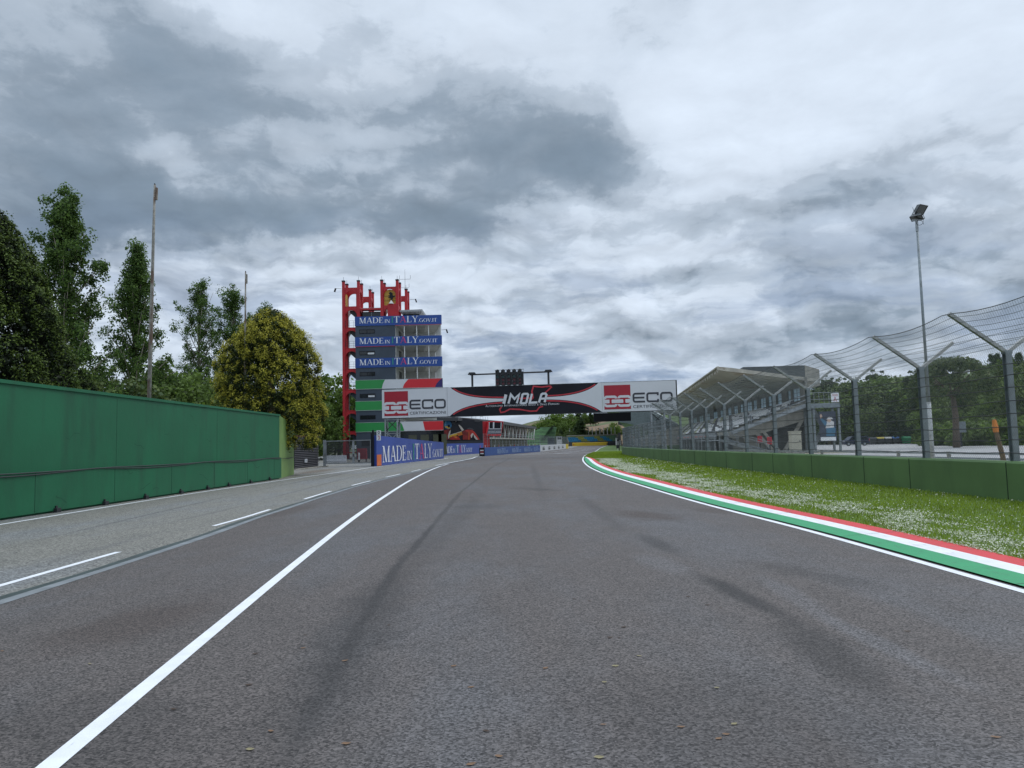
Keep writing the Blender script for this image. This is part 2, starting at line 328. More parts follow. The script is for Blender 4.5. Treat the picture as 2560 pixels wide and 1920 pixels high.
nt.links.new(hs.outputs[0], bg.inputs['Color']); bg.inputs['Strength'].default_value = 1.07
vs = sc.view_settings; vs.view_transform = 'Standard'; vs.look = 'None'; vs.exposure = 0; vs.gamma = 1; vs.use_curve_mapping = False
sc.cycles.max_bounces = 5; sc.cycles.transparent_max_bounces = 12; sc.cycles.use_denoising = True; sc.cycles.denoiser = 'OPENIMAGEDENOISE'; sc.cycles.denoising_input_passes = 'RGB_ALBEDO_NORMAL'; sc.cycles.denoising_prefilter = 'ACCURATE'
# ------------------------------------------------------------------ ground sheets
fwhite = curve([(-12,5.3),(8.2,5.34),(13.7,5.26),(19.8,4.95),(31.7,4.76),(39.2,4.72),(49,4.97),(64.7,5.9),(81.8,7.37),(105,10.0),(131,13.76),(200,22.6),(330,40.5),(400,50)])
fseam = curve([(-12,-6.1),(9.2,-6.15),(12.2,-6.18),(15.4,-6.33),(19.9,-6.62),(25,-6.83),(31.4,-7.05),(39.3,-7.04),(52.3,-6.67),(68.2,-6.12),(82.1,-5.4),(96.2,-4.75),(112,-4.7),(157,5.5),(213,14.65),(300,24.5),(420,36)])
fline = curve([(-12,-.95),(4.3,-2.58),(7.6,-2.91),(11.1,-3.25),(16.,-3.7),(22,-4.18),(29,-4.66),(36,-5.10),(44.5,-5.52),(52,-5.83),(61,-6.05),(68,-6.08),(75,-5.98),(85,-5.62),(98,-5.1),(113,-4.72)])
WX, WB = 12.15, 84.        # concrete barrier line, and where it bends with the straight
_fw = curve([(-20,12.15),(30,12.15),(56,12.15),(70,12.5),(84,13.15),(98,14.05),(102,14.45),(112,16.2),(131,19.),(200,28.4),(330,46.)])
def fwall(y): return float(_fw(y))
def ys(a, b, n=60): return np.concatenate([np.linspace(a, 30, n, endpoint=False), np.linspace(30, 110, n, endpoint=False), np.linspace(110, b, n)]) if b > 110 else np.linspace(a, b, n*2)
def ribbon(mb, Y, l, r, z, m, zr=None):
    n = len(Y); zr = z if zr is None else zr
    mb.add([(l(y), y, z) for y in Y]+[(r(y), y, zr) for y in Y], [(i, n+i, n+i+1, i+1) for i in range(n-1)], m)
def struct(name, mb, parent=None, **k):
    o = mb.build(name, parent); o['kind'] = 'structure'; return o
m_earth = mat('earth', (.10,.09,.055), .95, .3, .3, col2=(.05,.085,.02), scale2=.06, mix2=(.4,.6))
g = MB(); g.box(-1500, 1500, -200, 2500, -1, -.05, m_earth); struct('ground', g)
def asphalt(name, base, warm, dark, spots, grain=.5, gs=70., mixw=(.34,.56), seams=()):
    m = bpy.data.materials.new(name); m.use_nodes = True; nt = m.node_tree; b = nt.nodes['Principled BSDF']
    ge = nd(nt, 'ShaderNodeNewGeometry').outputs['Position']
    f1 = noise(nt, ge, .35, 6, .6, (1, .3, 1)); f2 = noise(nt, ge, 1.7, 6, .65, (1, .5, 1))
    c = mixc(nt, ramp(nt, f1, mixw), base, warm)
    c = mixc(nt, mth(nt, 'MULTIPLY', ramp(nt, f2, (.42, .75)), .35), c, dark)
    wp = nd(nt, 'ShaderNodeTexNoise'); wp.inputs['Scale'].default_value = 1.3; wp.inputs['Detail'].default_value = 6; wp.inputs['Roughness'].default_value = .65; nt.links.new(ge, wp.inputs['Vector'])
    wv = nd(nt, 'ShaderNodeVectorMath', operation='MULTIPLY_ADD'); nt.links.new(wp.outputs['Color'], wv.inputs[0]); wv.inputs[1].default_value = (.9, 1.8, 0); wv.inputs[2].default_value = (-.45, -.9, 0)
    wa = nd(nt, 'ShaderNodeVectorMath', operation='ADD'); nt.links.new(ge, wa.inputs[0]); nt.links.new(wv.outputs[0], wa.inputs[1])
    w3 = nd(nt, 'ShaderNodeVectorMath', operation='SCALE'); nt.links.new(wv.outputs[0], w3.inputs[0]); w3.inputs['Scale'].default_value = .16
    wb = nd(nt, 'ShaderNodeVectorMath', operation='ADD'); nt.links.new(ge, wb.inputs[0]); nt.links.new(w3.outputs[0], wb.inputs[1])
    for (x, y, rx, ry, rot, col, amp) in spots:
        mp = nd(nt, 'ShaderNodeMapping', vector_type='TEXTURE'); nt.links.new(wa.outputs[0] if rx > .36 else wb.outputs[0], mp.inputs[0])
        mp.inputs['Location'].default_value = (x, y, 0); mp.inputs['Rotation'].default_value = (0, 0, rot); mp.inputs['Scale'].default_value = (rx, ry, 1e3)
        ln = nd(nt, 'ShaderNodeVectorMath', operation='LENGTH'); nt.links.new(mp.outputs[0], ln.inputs[0])
        c = mixc(nt, mth(nt, 'MULTIPLY', ramp(nt, ln.outputs['Value'], (1.1, .3)), amp), c, col)
    for (y0, w_, amp) in seams:      # transverse paving joints
        sp = nd(nt, 'ShaderNodeSeparateXYZ'); nt.links.new(wa.outputs[0], sp.inputs[0]); s2 = nd(nt, 'ShaderNodeSeparateXYZ'); nt.links.new(ge, s2.inputs[0])
        yy = mth(nt, 'ADD', mth(nt, 'MULTIPLY', sp.outputs[1], .12), mth(nt, 'MULTIPLY', s2.outputs[1], .88))
        c = mixc(nt, mth(nt, 'MULTIPLY', ramp(nt, mth(nt, 'ABSOLUTE', mth(nt, 'SUBTRACT', yy, y0)), (w_, w_*.3)), amp), c, dark)
    vo = nd(nt, 'ShaderNodeTexVoronoi'); vo.inputs['Scale'].default_value = gs; nt.links.new(ge, vo.inputs['Vector'])
    gn = noise(nt, ge, gs*.6, 4, .75)
    gr = mth(nt, 'ADD', mth(nt, 'MULTIPLY', nd_sep(nt, vo.outputs['Color']), .6), mth(nt, 'MULTIPLY', gn, .8))
    k = nd(nt, 'ShaderNodeMapRange'); nt.links.new(gr, k.inputs[0]); k.inputs[1].default_value = .3; k.inputs[2].default_value = 1.1; k.inputs[3].default_value = 1-grain; k.inputs[4].default_value = 1+grain
    vm = nd(nt, 'ShaderNodeVectorMath', operation='SCALE'); nt.links.new(c, vm.inputs[0]); nt.links.new(k.outputs[0], vm.inputs['Scale'])
    nt.links.new(vm.outputs[0], b.inputs['Base Color']); b.inputs['Roughness'].default_value = .72; b.inputs['Specular IOR Level'].default_value = .35
    bp = nd(nt, 'ShaderNodeBump'); bp.inputs['Strength'].default_value = .8; bp.inputs['Distance'].default_value = .010; nt.links.new(gr, bp.inputs['Height']); nt.links.new(bp.outputs[0], b.inputs['Normal'])
    return m
def nd_sep(nt, c):
    s = nd(nt, 'ShaderNodeSeparateColor'); nt.links.new(c, s.inputs[0]); return s.outputs[0]
def streak(u0, v0, u1, v1, w, col, amp):
    x0, y0 = G(u0, v0); x1, y1 = G(u1, v1); L = math.hypot(x1-x0, y1-y0)
    return ((x0+x1)/2, (y0+y1)/2, w, L*.62, math.atan2(-(x1-x0), y1-y0), col, amp)
DKC, BRC, LTC = rgb(.028,.026,.026), rgb(.055,.040,.034), rgb(.14,.142,.152)
SP = [streak(1740,1432,1990,1560,.20,DKC,.85), streak(1960,1545,2230,1760,.33,DKC,.62), streak(2010,1520,2450,1730,.16,LTC,.4), streak(1900,1440,2080,1545,.2,LTC,.3),
 streak(1560,1278,1690,1302,.8,BRC,.75), streak(1600,1335,1690,1385,.26,DKC,.6), streak(1745,1270,1830,1286,.5,BRC,.5), streak(1600,1385,1720,1440,.35,LTC,.3),
 streak(1284,1142,1225,1170,.12,DKC,.6), streak(1236,1164,1138,1242,.10,DKC,.65), streak(1160,1222,1060,1340,.10,DKC,.6), streak(1090,1305,975,1440,.10,DKC,.7), streak(1010,1385,880,1600,.11,DKC,.65), streak(920,1530,700,1930,.12,DKC,.6), streak(1000,1420,640,1980,.5,DKC,.5), streak(1200,1230,950,1500,.4,DKC,.3), streak(0,1750,500,1930,.8,DKC,.35), streak(1500,1700,2300,1980,1.2,DKC,.3), streak(1290,1220,1400,1227,.6,DKC,.45), streak(1150,1262,1260,1270,.8,DKC,.35),
 streak(1450,1240,1560,1330,.25,DKC,.35), streak(650,1300,780,1260,.5,BRC,.5), streak(100,1640,500,1500,.7,BRC,.6), streak(1330,1160,1360,1250,.25,DKC,.3), streak(1850,1400,2200,1470,.4,DKC,.4)]
m_track = asphalt('track_asphalt', rgb(.096,.093,.096), rgb(.090,.078,.073), rgb(.056,.051,.049), SP, .9, seams=[(22.8,.16,.35),(30.,.25,.3),(43,.3,.4),(66,.5,.5),(90,.8,.5),(118,1.,.4),(150,1.2,.4),(185,1.2,.4)])
m_pit = asphalt('pit_lane_asphalt', rgb(.165,.17,.17), rgb(.17,.165,.145), rgb(.10,.10,.095), [streak(0,1372,600,1234,.10,rgb(.06,.06,.06),.55), streak(600,1234,871,1180,.10,rgb(.06,.06,.06),.55), streak(400,1312,640,1257,.10,rgb(.07,.07,.07),.45), streak(600,1265,907,1185,.10,rgb(.06,.06,.06),.5), streak(772,1203.5,871,1182,.11,rgb(.03,.03,.03),.75), streak(871,1182,985,1158,.11,rgb(.04,.04,.04),.6), streak(880,1195,1010,1165,.10,rgb(.05,.05,.05),.5), streak(750,1185,830,1172,1.2,rgb(.10,.075,.05),.8), streak(0,1440,400,1330,.2,rgb(.1,.1,.1),.4)], .8, gs=38.)
Yt = ys(-14, 415)
track = MB(); ribbon(track, Yt, lambda y: fseam(y), lambda y: fwhite(y)+.16, .004, m_track); TRACK = struct('track', track)
pit = MB(); ribbon(pit, Yt, lambda y: -46. if y < 200 else fseam(y)-14, lambda y: fseam(y)+.05, 0, m_pit); PITL = struct('pit_lane', pit)
def wornpaint(name, col, worn, amt):
    m = mat(name, col, .55, .06, 3., col2=worn, mix2=amt, scale2=5., scl2=(2.5,.7,1), bump=.25, bscale=120); return m
m_line = wornpaint('road_paint', (.72,.74,.77), (.3,.3,.31), (.62,.80))
m_kg = wornpaint('kerb_green_paint', (.008,.27,.10), (.02,.14,.07), (.54,.76)); m_kw = wornpaint('kerb_white_paint', (.72,.73,.75), (.40,.39,.37), (.55,.78)); m_kr = wornpaint('kerb_red_paint', (.56,.02,.028), (.28,.05,.045), (.54,.76))
def line(name, par, Y, l, r, z=.008, m=None):
    mb = MB(); ribbon(mb, Y, l, r, z, m or m_line); return struct(name, mb, par)
line('white_line', TRACK, np.linspace(-12, 112, 170), lambda y: fline(y)-.067, lambda y: fline(y)+.067)
line('edge_line', TRACK, ys(-12, 400), lambda y: fwhite(y)-.02, lambda y: fwhite(y)+.11)
m_seal = mat('dark_sealant', (.028,.042,.04), .5, .3, 3.); m_sealg = mat('grey_sealant', (.165,.18,.19), .6, .2, 3.)
line('joint', TRACK, np.linspace(-12, 66, 120), lambda y: fseam(y)-.12+.03*math.sin(y*1.3), lambda y: fseam(y)+.03, .009, m_seal)
line('joint', TRACK, np.linspace(-12, 66, 120), lambda y: fseam(y)+.03, lambda y: fseam(y)+.20+.02*math.sin(y*.9), .0085, m_sealg)
line('joint', TRACK, np.linspace(66, 112, 40), lambda y: fseam(y)-.42, lambda y: fseam(y)-.02, .009, mat('rubber_joint', (.03,.03,.033), .6))
line('white_line', TRACK, np.linspace(66, 112, 40), lambda y: fseam(y)-.62, lambda y: fseam(y)-.46, .0095)
for k in range(-3, 20):
    y0 = 8.95+8.6*k
    if y0 > 60: break
    line('lane_dash', PITL, np.linspace(y0, y0+4.4, 5), lambda y: min(-6.95+.15*min(1, max(0, (13-y)/6)), fseam(y)-.36), lambda y: min(-6.83+.15*min(1, max(0, (13-y)/6)), fseam(y)-.24), .004)
pl = curve([(-12,-12.7),(19,-12.9),(27,-13.15),(41.8,-13.0),(50.4,-12.65),(67.4,-11.95),(75.5,-11.5),(102,-9.0),(129,-11.2)])
line('pit_edge_line', PITL, np.linspace(-12, 104, 120), lambda y: pl(y)-.07, lambda y: pl(y)+.07, .004)
for y0 in (126, 138, 146, 158, 170, 184, 200):
    mb = MB(); xl, xr = fseam(y0)+1., fwhite(y0)-.5
    for k in range(2):
        xa = xl+(xr-xl)*(.12+.45*k); mb.box(xa, xa+3.2, y0+8*k*0, y0+.3, .0, .0095, m_line)
    if y0 in (126,): mb.box(xl, xr, y0-4, y0-3.6, .0, .0095, m_line)
    struct('grid_marking', mb, TRACK)
# kerb
KY = np.linspace(-12, 86.5, 140); kend = lambda y: max(0., min(1., (87.5-y)/14.))**.6
kerb = thing('kerb', None, None, (5.5, 8, 0)); kerb['kind'] = 'structure'
def kx(o): return lambda y: fwhite(y)+.13+o*kend(y)
for nm, a, b, za, zb, m in (('green_strip', .10, .50, .006, .03, m_kg), ('white_strip', .50, .78, .03, .046, m_kw), ('red_strip', .78, 1.09, .046, .06, m_kr)):
    mb = MB(); ribbon(mb, KY, kx(a), kx(b), za, m, zb)
    if nm == 'red_strip': ribbon(mb, KY, kx(b), kx(b+.02), zb, m, -.03)
    struct(nm, mb, kerb)
mb = MB(); m_kj = mat('kerb_joint', (.09,.09,.085), .9, .3, 8.)
for k in range(24):
    y = -2+3.7*k+.5*math.sin(k*1.7)
    if y > 74: break
    K_ = kend(y); zs = [(.10,.006),(.50,.03),(.78,.046),(1.09,.06)]
    for (o0, za), (o1, zb) in zip(zs[:-1], zs[1:]): mb.add([(kx(o0)(y)+.004, y-.004, za+.003), (kx(o0)(y)+.004, y+.006, za+.003), (kx(o1)(y)-.004, y+.03, zb+.003), (kx(o1)(y)-.004, y+.018, zb+.003)], [(0,3,2,1)], m_kj)
struct('joint', mb, kerb)
m_verge = mat('verge_soil_and_turf', (.07,.125,.016), .9, .35, 2.5, col2=(.085,.125,.022), scale2=.7)
vg = MB(); Yv = ys(-12, 330); ribbon(vg, Yv, lambda y: fwhite(y)+.11+(1.05*kend(y) if y < 87.5 else 0), lambda y: fwall(y)+.15, .012, m_verge); VERGE = struct('verge', vg)
m_park = mat('car_park_asphalt', (.29,.29,.29), .9, .15, .8, col2=(.36,.35,.33), scale2=.08, scl2=(.3,1,1))
m_grav = mat('gravel_strip', (.30,.27,.20), .95, .2, 3., col2=(.2,.2,.12), scale2=.3)
pk = MB(); pk.box(20, 190, -14, 160, -.6, .004, m_park); struct('car_park', pk)
gs = MB(); gs.box(12.3, 20, -14, 84, -.6, 0., m_grav); gs.box(20,36,76,160,-.6,.008,m_grav); struct('gravel_path', gs)
# ------------------------------------------------------------------ grass and clover on the verge
def in_verge(n, y0, y1, pw=1.6):
    t = rng.random(n); y = y0+(y1-y0)*t**pw; a = fwhite(y)+.12+1.02*np.array([kend(q) for q in y]); b = np.array([fwall(q) for q in y]); return a, b, y
n = 150000; a, b, y = in_verge(n, 6, 130, 2.2); x = a+(b-a)*rng.random(n); hgt = (.035+.05*rng.random(n)); wd = .004+.00035*y
th = rng.random(n)*6.283; lean = rng.normal(0, .35, (n, 2))*hgt[:, None]
base = np.stack([x, y, np.full(n, .012)], 1); dx = np.stack([np.cos(th), np.sin(th), np.zeros(n)], 1)*wd[:, None]
tip = base+np.stack([lean[:, 0], lean[:, 1], hgt], 1)
m_gr1 = leafmat('grass_blade', (.15,.24,.022), .4, .4, (.22,.30,.035))
quads('grass', np.stack([base-dx, base+dx, tip], 1), [m_gr1], None, None, (8, 20, 0), 3); tag(bpy.data.objects['grass'], 'short mown green grass between the kerb and the low green barrier', 'grass', kind='stuff')
n = 60000; a, b, y = in_verge(n, 6, 75, 1.9); s = rng.random(n)
f = np.where(rng.random(n) < .9, .05+.34*np.abs(rng.normal(.42, .27, n)), s)
wob = np.sin(y*.9)*.04+np.sin(y*.37+1)*.05; f = np.clip(f+wob, .01, .97); x = a+(b-a)*f
keep = (np.sin(x*7+y*1.1)+np.sin(x*3.1-y*2.3)+rng.normal(0, .9, n) > -.35); x, y = x[keep], y[keep]; n = len(x)
r = (.0055+.00042*y)*(0.7+.6*rng.random(n)); c = np.stack([x, y, .05+.035*rng.random(n)], 1)
t1 = rng.normal(0, 1, (n, 3)); t1[:, 2] *= .5; t1 /= np.linalg.norm(t1, axis=1)[:, None]; t2 = np.cross(t1, rng.normal(0, 1, (n, 3))); t2 /= np.linalg.norm(t2, axis=1)[:, None]
m_fl = mat('clover_blossom', (.62,.63,.50), .8, .15, 9.)
quads('clover_flowers', np.stack([c-t1*r[:, None], c-t2*r[:, None], c+t1*r[:, None], c+t2*r[:, None]], 1), [m_fl], None, None, (8, 20, 0)); tag(bpy.data.objects['clover_flowers'], 'white clover blossoms flowering in a band through the grass verge', 'flowers', kind='stuff')
# ------------------------------------------------------------------ left: tall green wall
m_gw = mat('green_wall_paint', (.003,.116,.047), .55, .10, .5, col2=(.004,.084,.036), mix2=(.46,.75), scale2=1.3, scl2=(1,1,.16), bump=.15, bscale=8)
m_gl = mat('light_green_wall_paint', (.16,.27,.075), .6, .12, .7, col2=(.11,.21,.06), scale2=.8, scl2=(1,1,.25))
m_gd = mat('wall_joint', (.004,.035,.018), .8); m_stain = mat('wall_scuff', (.005,.07,.035), .7, .3, 4.)
WLX = -13.75
wall = thing('green_wall', 'tall dark green concrete wall with a lighter green end panel, beside the pit lane', 'wall', (WLX, 16, 0))
mb = MB(); mb.box(WLX-.28, WLX-.06, -14, 44.95, 0, 3.68, m_gw)
for yj in (17.5, 26.5, 35.5, 8, -2): mb.box(WLX-.07, WLX-.057, yj-.007, yj+.007, 1.3, 3.6, m_gd)
mb.build('wall_panel', wall)
mb = MB(); mb.box(WLX-.06, WLX+.06, -14, 44.95, .06, 1.24, m_gw)
for k in range(-6, 6):
    yj = 21.85+k*4.35
    if yj < 44: mb.box(WLX+.05, WLX+.064, yj-.009, yj+.009, .08, 1.22, m_gd)
mb.build('base_barrier', wall)
mb = MB(); mb.box(WLX-.34, WLX, -14, 44.98, 3.68, 3.78, m_gw); mb.build('coping', wall)
e0, e1 = np.array([WLX-.06, 44.97, 0]), np.array([-14.98, 52.0, 0])
mb = MB(); mb.prism([e0+(0,0,0), e1, e1+V3((0,0,3.3)), e0+V3((0,0,3.74))], (-.25,-.04,0), m_gl); mb.build('end_panel', wall)
for (u, v) in [(137,1281),(254,1263),(348,1248),(428,1235),(494,1225),(550,1217),(598,1209),(640,1202)]:
    y = G(u, v)[1]; mb = MB(); mb.box(WLX+.06, WLX+.16, y-.12, y+.1, 0, .13, M_DARK); mb.box(WLX+.06, WLX+.10, y-.05, y+.03, .13, .2, M_DARK); mb.build('drain_bracket', wall)
mb = MB()
for k in range(26):
    y = rng.uniform(14, 44); z = rng.uniform(.3, 3.3); X_ = WLX-.058 if z > 1.25 else WLX+.062; pts = [(0, y, z)]
    for j in range(rng.integers(2, 5)): pts.append((0, pts[-1][1]+rng.normal(.18, .1), pts[-1][2]+rng.normal(-.03, .08)))
    for p, q_ in zip(pts[:-1], pts[1:]): mb.poly([(X_+.002, p[1], p[2]), (X_+.002, q_[1], q_[2]), (X_+.002, q_[1], q_[2]+.012), (X_+.002, p[1], p[2]+.02)], m_stain)
mb.build('scuff_marks', wall)
for nm, ph, sag in (('black cable lying straight along the ledge of the green wall', 0, .03), ('black cable sagging loosely just below the ledge of the green wall', 1.2, .10)):
    mb = MB(); Yc = np.linspace(-14, 44.6, 130)
    mb.tube([(WLX+.09+.01*math.sin(t), t, 1.25-sag*abs(math.sin((t+ph)*.36))) for t in Yc], .016, M_DARK, 5)
    e = V3((.1,.0,0)); mb.tube([(WLX+.07, 44.6, 1.23), tuple(e0+e+V3((0,0,1.2))), tuple((e0+e1)/2+e+V3((0,0,1.17-sag*.4))), tuple(e1+e+V3((0,0,1.2)))], .014, M_DARK, 5)
    tag(mb.build('cable'), nm, 'cable', 'cables along the green wall')
# tall bare poles behind the wall
for (u0, v0, u1, v1, Yp, r0, r1, lab) in ((387,462,373,990,36,.05,.085,'tall bare rust-streaked pole with a small bracket on top, rising nearest behind the green wall'), (614,680,612,1025,48,.042,.07,'slimmer bare rusty pole in front of the golden cypress')):
    x1, z1 = P(u0, v0, Yp); x0, z0 = P(u1, v1, Yp); t = thing('flag_pole', lab, 'pole', (x0, Yp, 0), 'bare poles behind the green wall')
    xb = x0-(x1-x0)/(z1-z0)*z0
    mb = MB(); mb.tube([(xb, Yp, 0), (x0+(x1-x0)*.3, Yp, z0+(z1-z0)*.3), (x0+(x1-x0)*.7, Yp, z0+(z1-z0)*.7), (x1, Yp, z1)], [r1*1.15, r1*1.03, (r0+r1)/2, r0], M_RUST, 10); mb.build('pole', t, smooth=True)
    mb = MB(); mb.box(x1+r0*.8, x1+r0*2.6, Yp-.06, Yp+.06, z1-.75, z1-.15, M_RUST); mb.box(x1-.02, x1+.02, Yp-.04, Yp+.04, z1-.01, z1+.06, M_DARK); mb.build('bracket', t)
# ------------------------------------------------------------------ right: low green barrier
m_bar = mat('barrier_green_paint', (.078,.15,.048), .65, .12, .6, col2=(.064,.125,.041), scale2=.9, scl2=(1,1,.3), bump=.15, bscale=10)
m_bard = mat('barrier_joint', (.008,.022,.008), .8)
bar = thing('concrete_barrier', 'low green painted concrete barrier running along the grass verge', 'barrier', (WX+.15, 16, 0))
mb = MB(); Yb = np.concatenate([np.linspace(-12, 56, 18), np.linspace(58, 102, 22)])
def wx(y):   # barrier face with a rounded bend
    return float(_fw(min(y, 102.)))
prof = [(0, -.05), (0, .93), (.05, .98), (.33, .98), (.36, .93), (.36, -.05)]
ends = [(14.75, 103.6, .9, .45), (15.6, 105.2, .6, .8), (17.2, 106.6, .3, .95), (24, 110.5, .25, .97)]
PB = [(wx(y), y, 1., 0.) for y in Yb]+ends
mb.add([(x+a*nx_, y-a*ny_, z) for x, y, nx_, ny_ in PB for a, z in prof], [(i*6+k, i*6+k+1, (i+1)*6+k+1, (i+1)*6+k) for i in range(len(PB)-1) for k in range(5)]+[(0,1,2,3,4,5)], m_bar)
mb.build('barrier_wall', bar)
for k in range(-1, 26):
    y = 18.9+4.1*k+.6*math.sin(k*2.1)
    if y < 100: mb = MB(); mb.box(wx(y)-.006, wx(y)+.01, y-.014, y+.014, .0, .95, m_bard); mb.build('panel_joint', bar)
# ------------------------------------------------------------------ debris fence
FX = 12.42
df = thing('debris_fence', 'tall steel catch fence with Y-shaped posts and diamond wire mesh above the low green barrier', 'fence', (FX, 16, 0))
ZJ, ZT, AR = 3.70, 4.70, 1.38
pm = MB(); pm.box(-.075, .075, -.08, -.066, 0, ZJ, M_POST); pm.box(-.075, .075, .066, .08, 0, ZJ, M_POST); pm.box(-.012, .012, -.066, .066, 0, ZJ-.01, M_POST); pm.box(-.09,.09,-.09,.09,ZJ-.05,ZJ+.03,M_POST)
post0 = pm.build('post', None, (0, 0, 0))
M_ARM = mat('pale_grey_steel', (.36,.37,.36), .5, .12, 4., metal=.2)
def armmesh(sx_, L):
    a = MB(); d = L/AR; p0 = V3((sx_*.03, 0, ZJ)); p1 = V3((sx_*AR*d, 0, ZJ+(ZT-ZJ)*d)); a.beam(p0, p1, .085, .10, M_ARM, (0,1,0)); return a.build('arm', None, (0, 0, 0))
armL, armR = armmesh(-1, AR), armmesh(1, AR*.75)
py = [18.95-4.13*k for k in (2, 1)]+[18.95, 23.0, 27.5, 31.85, 36.1, 40.4, 44.5, 48.6, 52.6, 56.5, 60.5]+[64.5+3.8*k for k in range(10)]+[102.]
def fx(y): return wx(y)+FX-WX
first = True
for k, y in enumerate(py):
    arms = y < 62; p = post0 if first else post0.copy(); a, b = (armL, armR) if first else (armL.copy(), armR.copy())
    if not first:
        for o in ((p, a, b) if arms else (p,)): COL.objects.link(o)
    first = False
    p.parent = df
    if arms: a.parent = p; b.parent = p
    else: p.scale = (1, 1, 3.42/ZJ)
    p.location = (fx(y)-FX, y-16, .3);
    p.rotation_euler = (rnd.uniform(-.004, .004), rnd.uniform(-.006, .006), 0)
    p.location.z = 0
m_wire = mat('mesh_wire', (.10,.12,.13), .5, .1, 3., metal=.4)
def sagz(y, py=py):   # upper edge hangs a little between two arm tips
    i = np.clip(np.searchsorted(py, y)-1, 0, len(py)-2); t = (y-np.array(py)[i])/(np.array(py)[i+1]-np.array(py)[i]); return 4*t*(1-t)*.16
Ls = ZJ-.95; La = math.hypot(AR, ZT-ZJ); LT = Ls+La
wxv = np.vectorize(wx)
def fpos(y, t):
    y = np.asarray(y, float); t = np.asarray(t, float); k = np.clip((t-Ls)/La, 0, 1)
    up = t > Ls; sg = sagz(y)*k
    return np.stack([wxv(y)+FX-WX-.10-AR*k, y, np.where(up, ZJ+(ZT-ZJ)*k-sg, .95+t)], -1)
def wires(y0, y1, step, rad, LT=LT):
    Q = []
    for sgn in (1, -1):
        s = np.arange(y0-LT, y1+LT, step)
        tb = np.array([0, .7, 1.4, 2.1, Ls, Ls+La*.25, Ls+La*.5, Ls+La*.75, LT] if LT > Ls else [0, .8, 1.6, LT])
        for t0, t1 in zip(tb[:-1], tb[1:]):
            # wires stand steep: 1 m along for 1.15 m up
            ya = s+sgn*t0/1.15; yb = s+sgn*t1/1.15; ok = (ya > y0) & (ya < y1) & (yb > y0) & (yb < y1); ya, yb = ya[ok], yb[ok]
            A = fpos(ya, np.full(len(ya), t0)); B = fpos(yb, np.full(len(yb), t1))
            d = B-A; d /= np.linalg.norm(d, axis=1)[:, None]
            x = np.cross(d, np.array([1., .1, .2])); x /= np.linalg.norm(x, axis=1)[:, None]; z = np.cross(d, x)
            c = [rad*(math.cos(a)*x+math.sin(a)*z) for a in (0, 2.094, 4.189)]
            for i in range(3):
                j = (i+1) % 3; Q.append(np.stack([A+c[i], A+c[j], B+c[j], B+c[i]], 1))
    return np.concatenate(Q)
W = np.concatenate([wires(9., 46, .085, .0023), wires(46, 61.5, .10, .0028), wires(61.5, 102, .10, .0034, 2.47)])
quads('wire_mesh', W, [m_wire], None, df)
EP = [(wx(102)+FX-WX, 102.), (15.1, 103.4), (15.95, 104.9), (17.4, 106.1), (24., 110.)]
mb = MB()
for p, q_ in zip(EP[:-1], EP[1:]):
    n_ = int(math.hypot(q_[0]-p[0], q_[1]-p[1])/.12)+1
    for i in range(n_): x, y = p[0]+(q_[0]-p[0])*i/n_, p[1]+(q_[1]-p[1])*i/n_; mb.beam((x, y, .95), (x, y, 3.42), .012, .012, m_wire)
    for z in (1.2, 1.6, 2., 2.4, 2.8, 3.2, 3.4): mb.beam((*p, z), (*q_, z), .02, .02, M_DARK)
mb.build('end_mesh', df)
for p in EP[2:]: mb = MB(); mb.beam((*p, 0), (*p, 3.42), .15, .15, M_POST); mb.build('post', df)
for z, r in [(1.18,.011),(1.5,.011),(1.83,.011),(2.15,.011),(2.47,.011),(2.8,.011),(3.12,.011),(3.42,.011)]:
    mb = MB(); Yc = [y for y in np.arange(8.6, 102, .69)]
    mb.tube([(wx(y)+FX-WX-.115, y, min(z, 3.38)+.012*math.sin(y*3.1+z*9)+.008*rnd.uniform(-1, 1)-.03*abs(math.sin((y-2.4)*math.pi/4.13))) for y in Yc], r, M_DARK, 4); mb.build('cable', df)
for k in range(7):
    mb = MB(); f = .12+.13*k; Yc = list(np.arange(8.6, 61, 1.03)); mb.tube([(wx(y)+FX-WX-.1-AR*f, y, ZJ+(ZT-ZJ)*f-f*float(sagz(y))) for y in Yc], .006, m_wire, 4); mb.build('cable', df)
for f in (.35, .7):
    mb = MB(); Yc = list(np.arange(8.6, 61, 2.06)); mb.tube([(wx(y)+FX-WX+AR*f, y, ZJ+(ZT-ZJ)*f) for y in Yc], .006, m_wire, 4); mb.build('cable', df)
mb = MB(); Yc = np.arange(8.6, 61, .5); mb.tube([tuple(fpos(y, LT)+np.array([0,0,0])) for y in Yc], .010, M_DARK, 4); mb.build('top_cable', df)
# trackside signal box and marker at the far end of the fence
x, y = P(1547.5, 1095, 140)[0], 140.
t = thing('light_panel', 'small black trackside signal panel on a post at the far end of the catch fence', 'signal', (x, y, 0))
mb = MB(); mb.tube([(x, y, 0), (x, y, 2.2)], .07, M_DARK); mb.build('post', t)
mb = MB(); mb.box(x-.28, x+.3, y-.12, y+.12, 1.9, 2.6, M_DARK); mb.box(x-.18, x+.3, y-.12, y+.12, 2.6, 3.3, M_DARK); mb.build('panel', t)
t = thing('marker_box', 'small black box on a short white post at the grass edge beyond the fence end', 'marker', (20.5, 150, 0)); mb = MB(); mb.box(20.2, 20.75, 149.8, 150.1, .35, 1.0, M_DARK); mb.build('box', t)
mb = MB(); mb.box(20.4, 20.5, 149.9, 150, 0, .35, M_WHITE); mb.build('post', t)
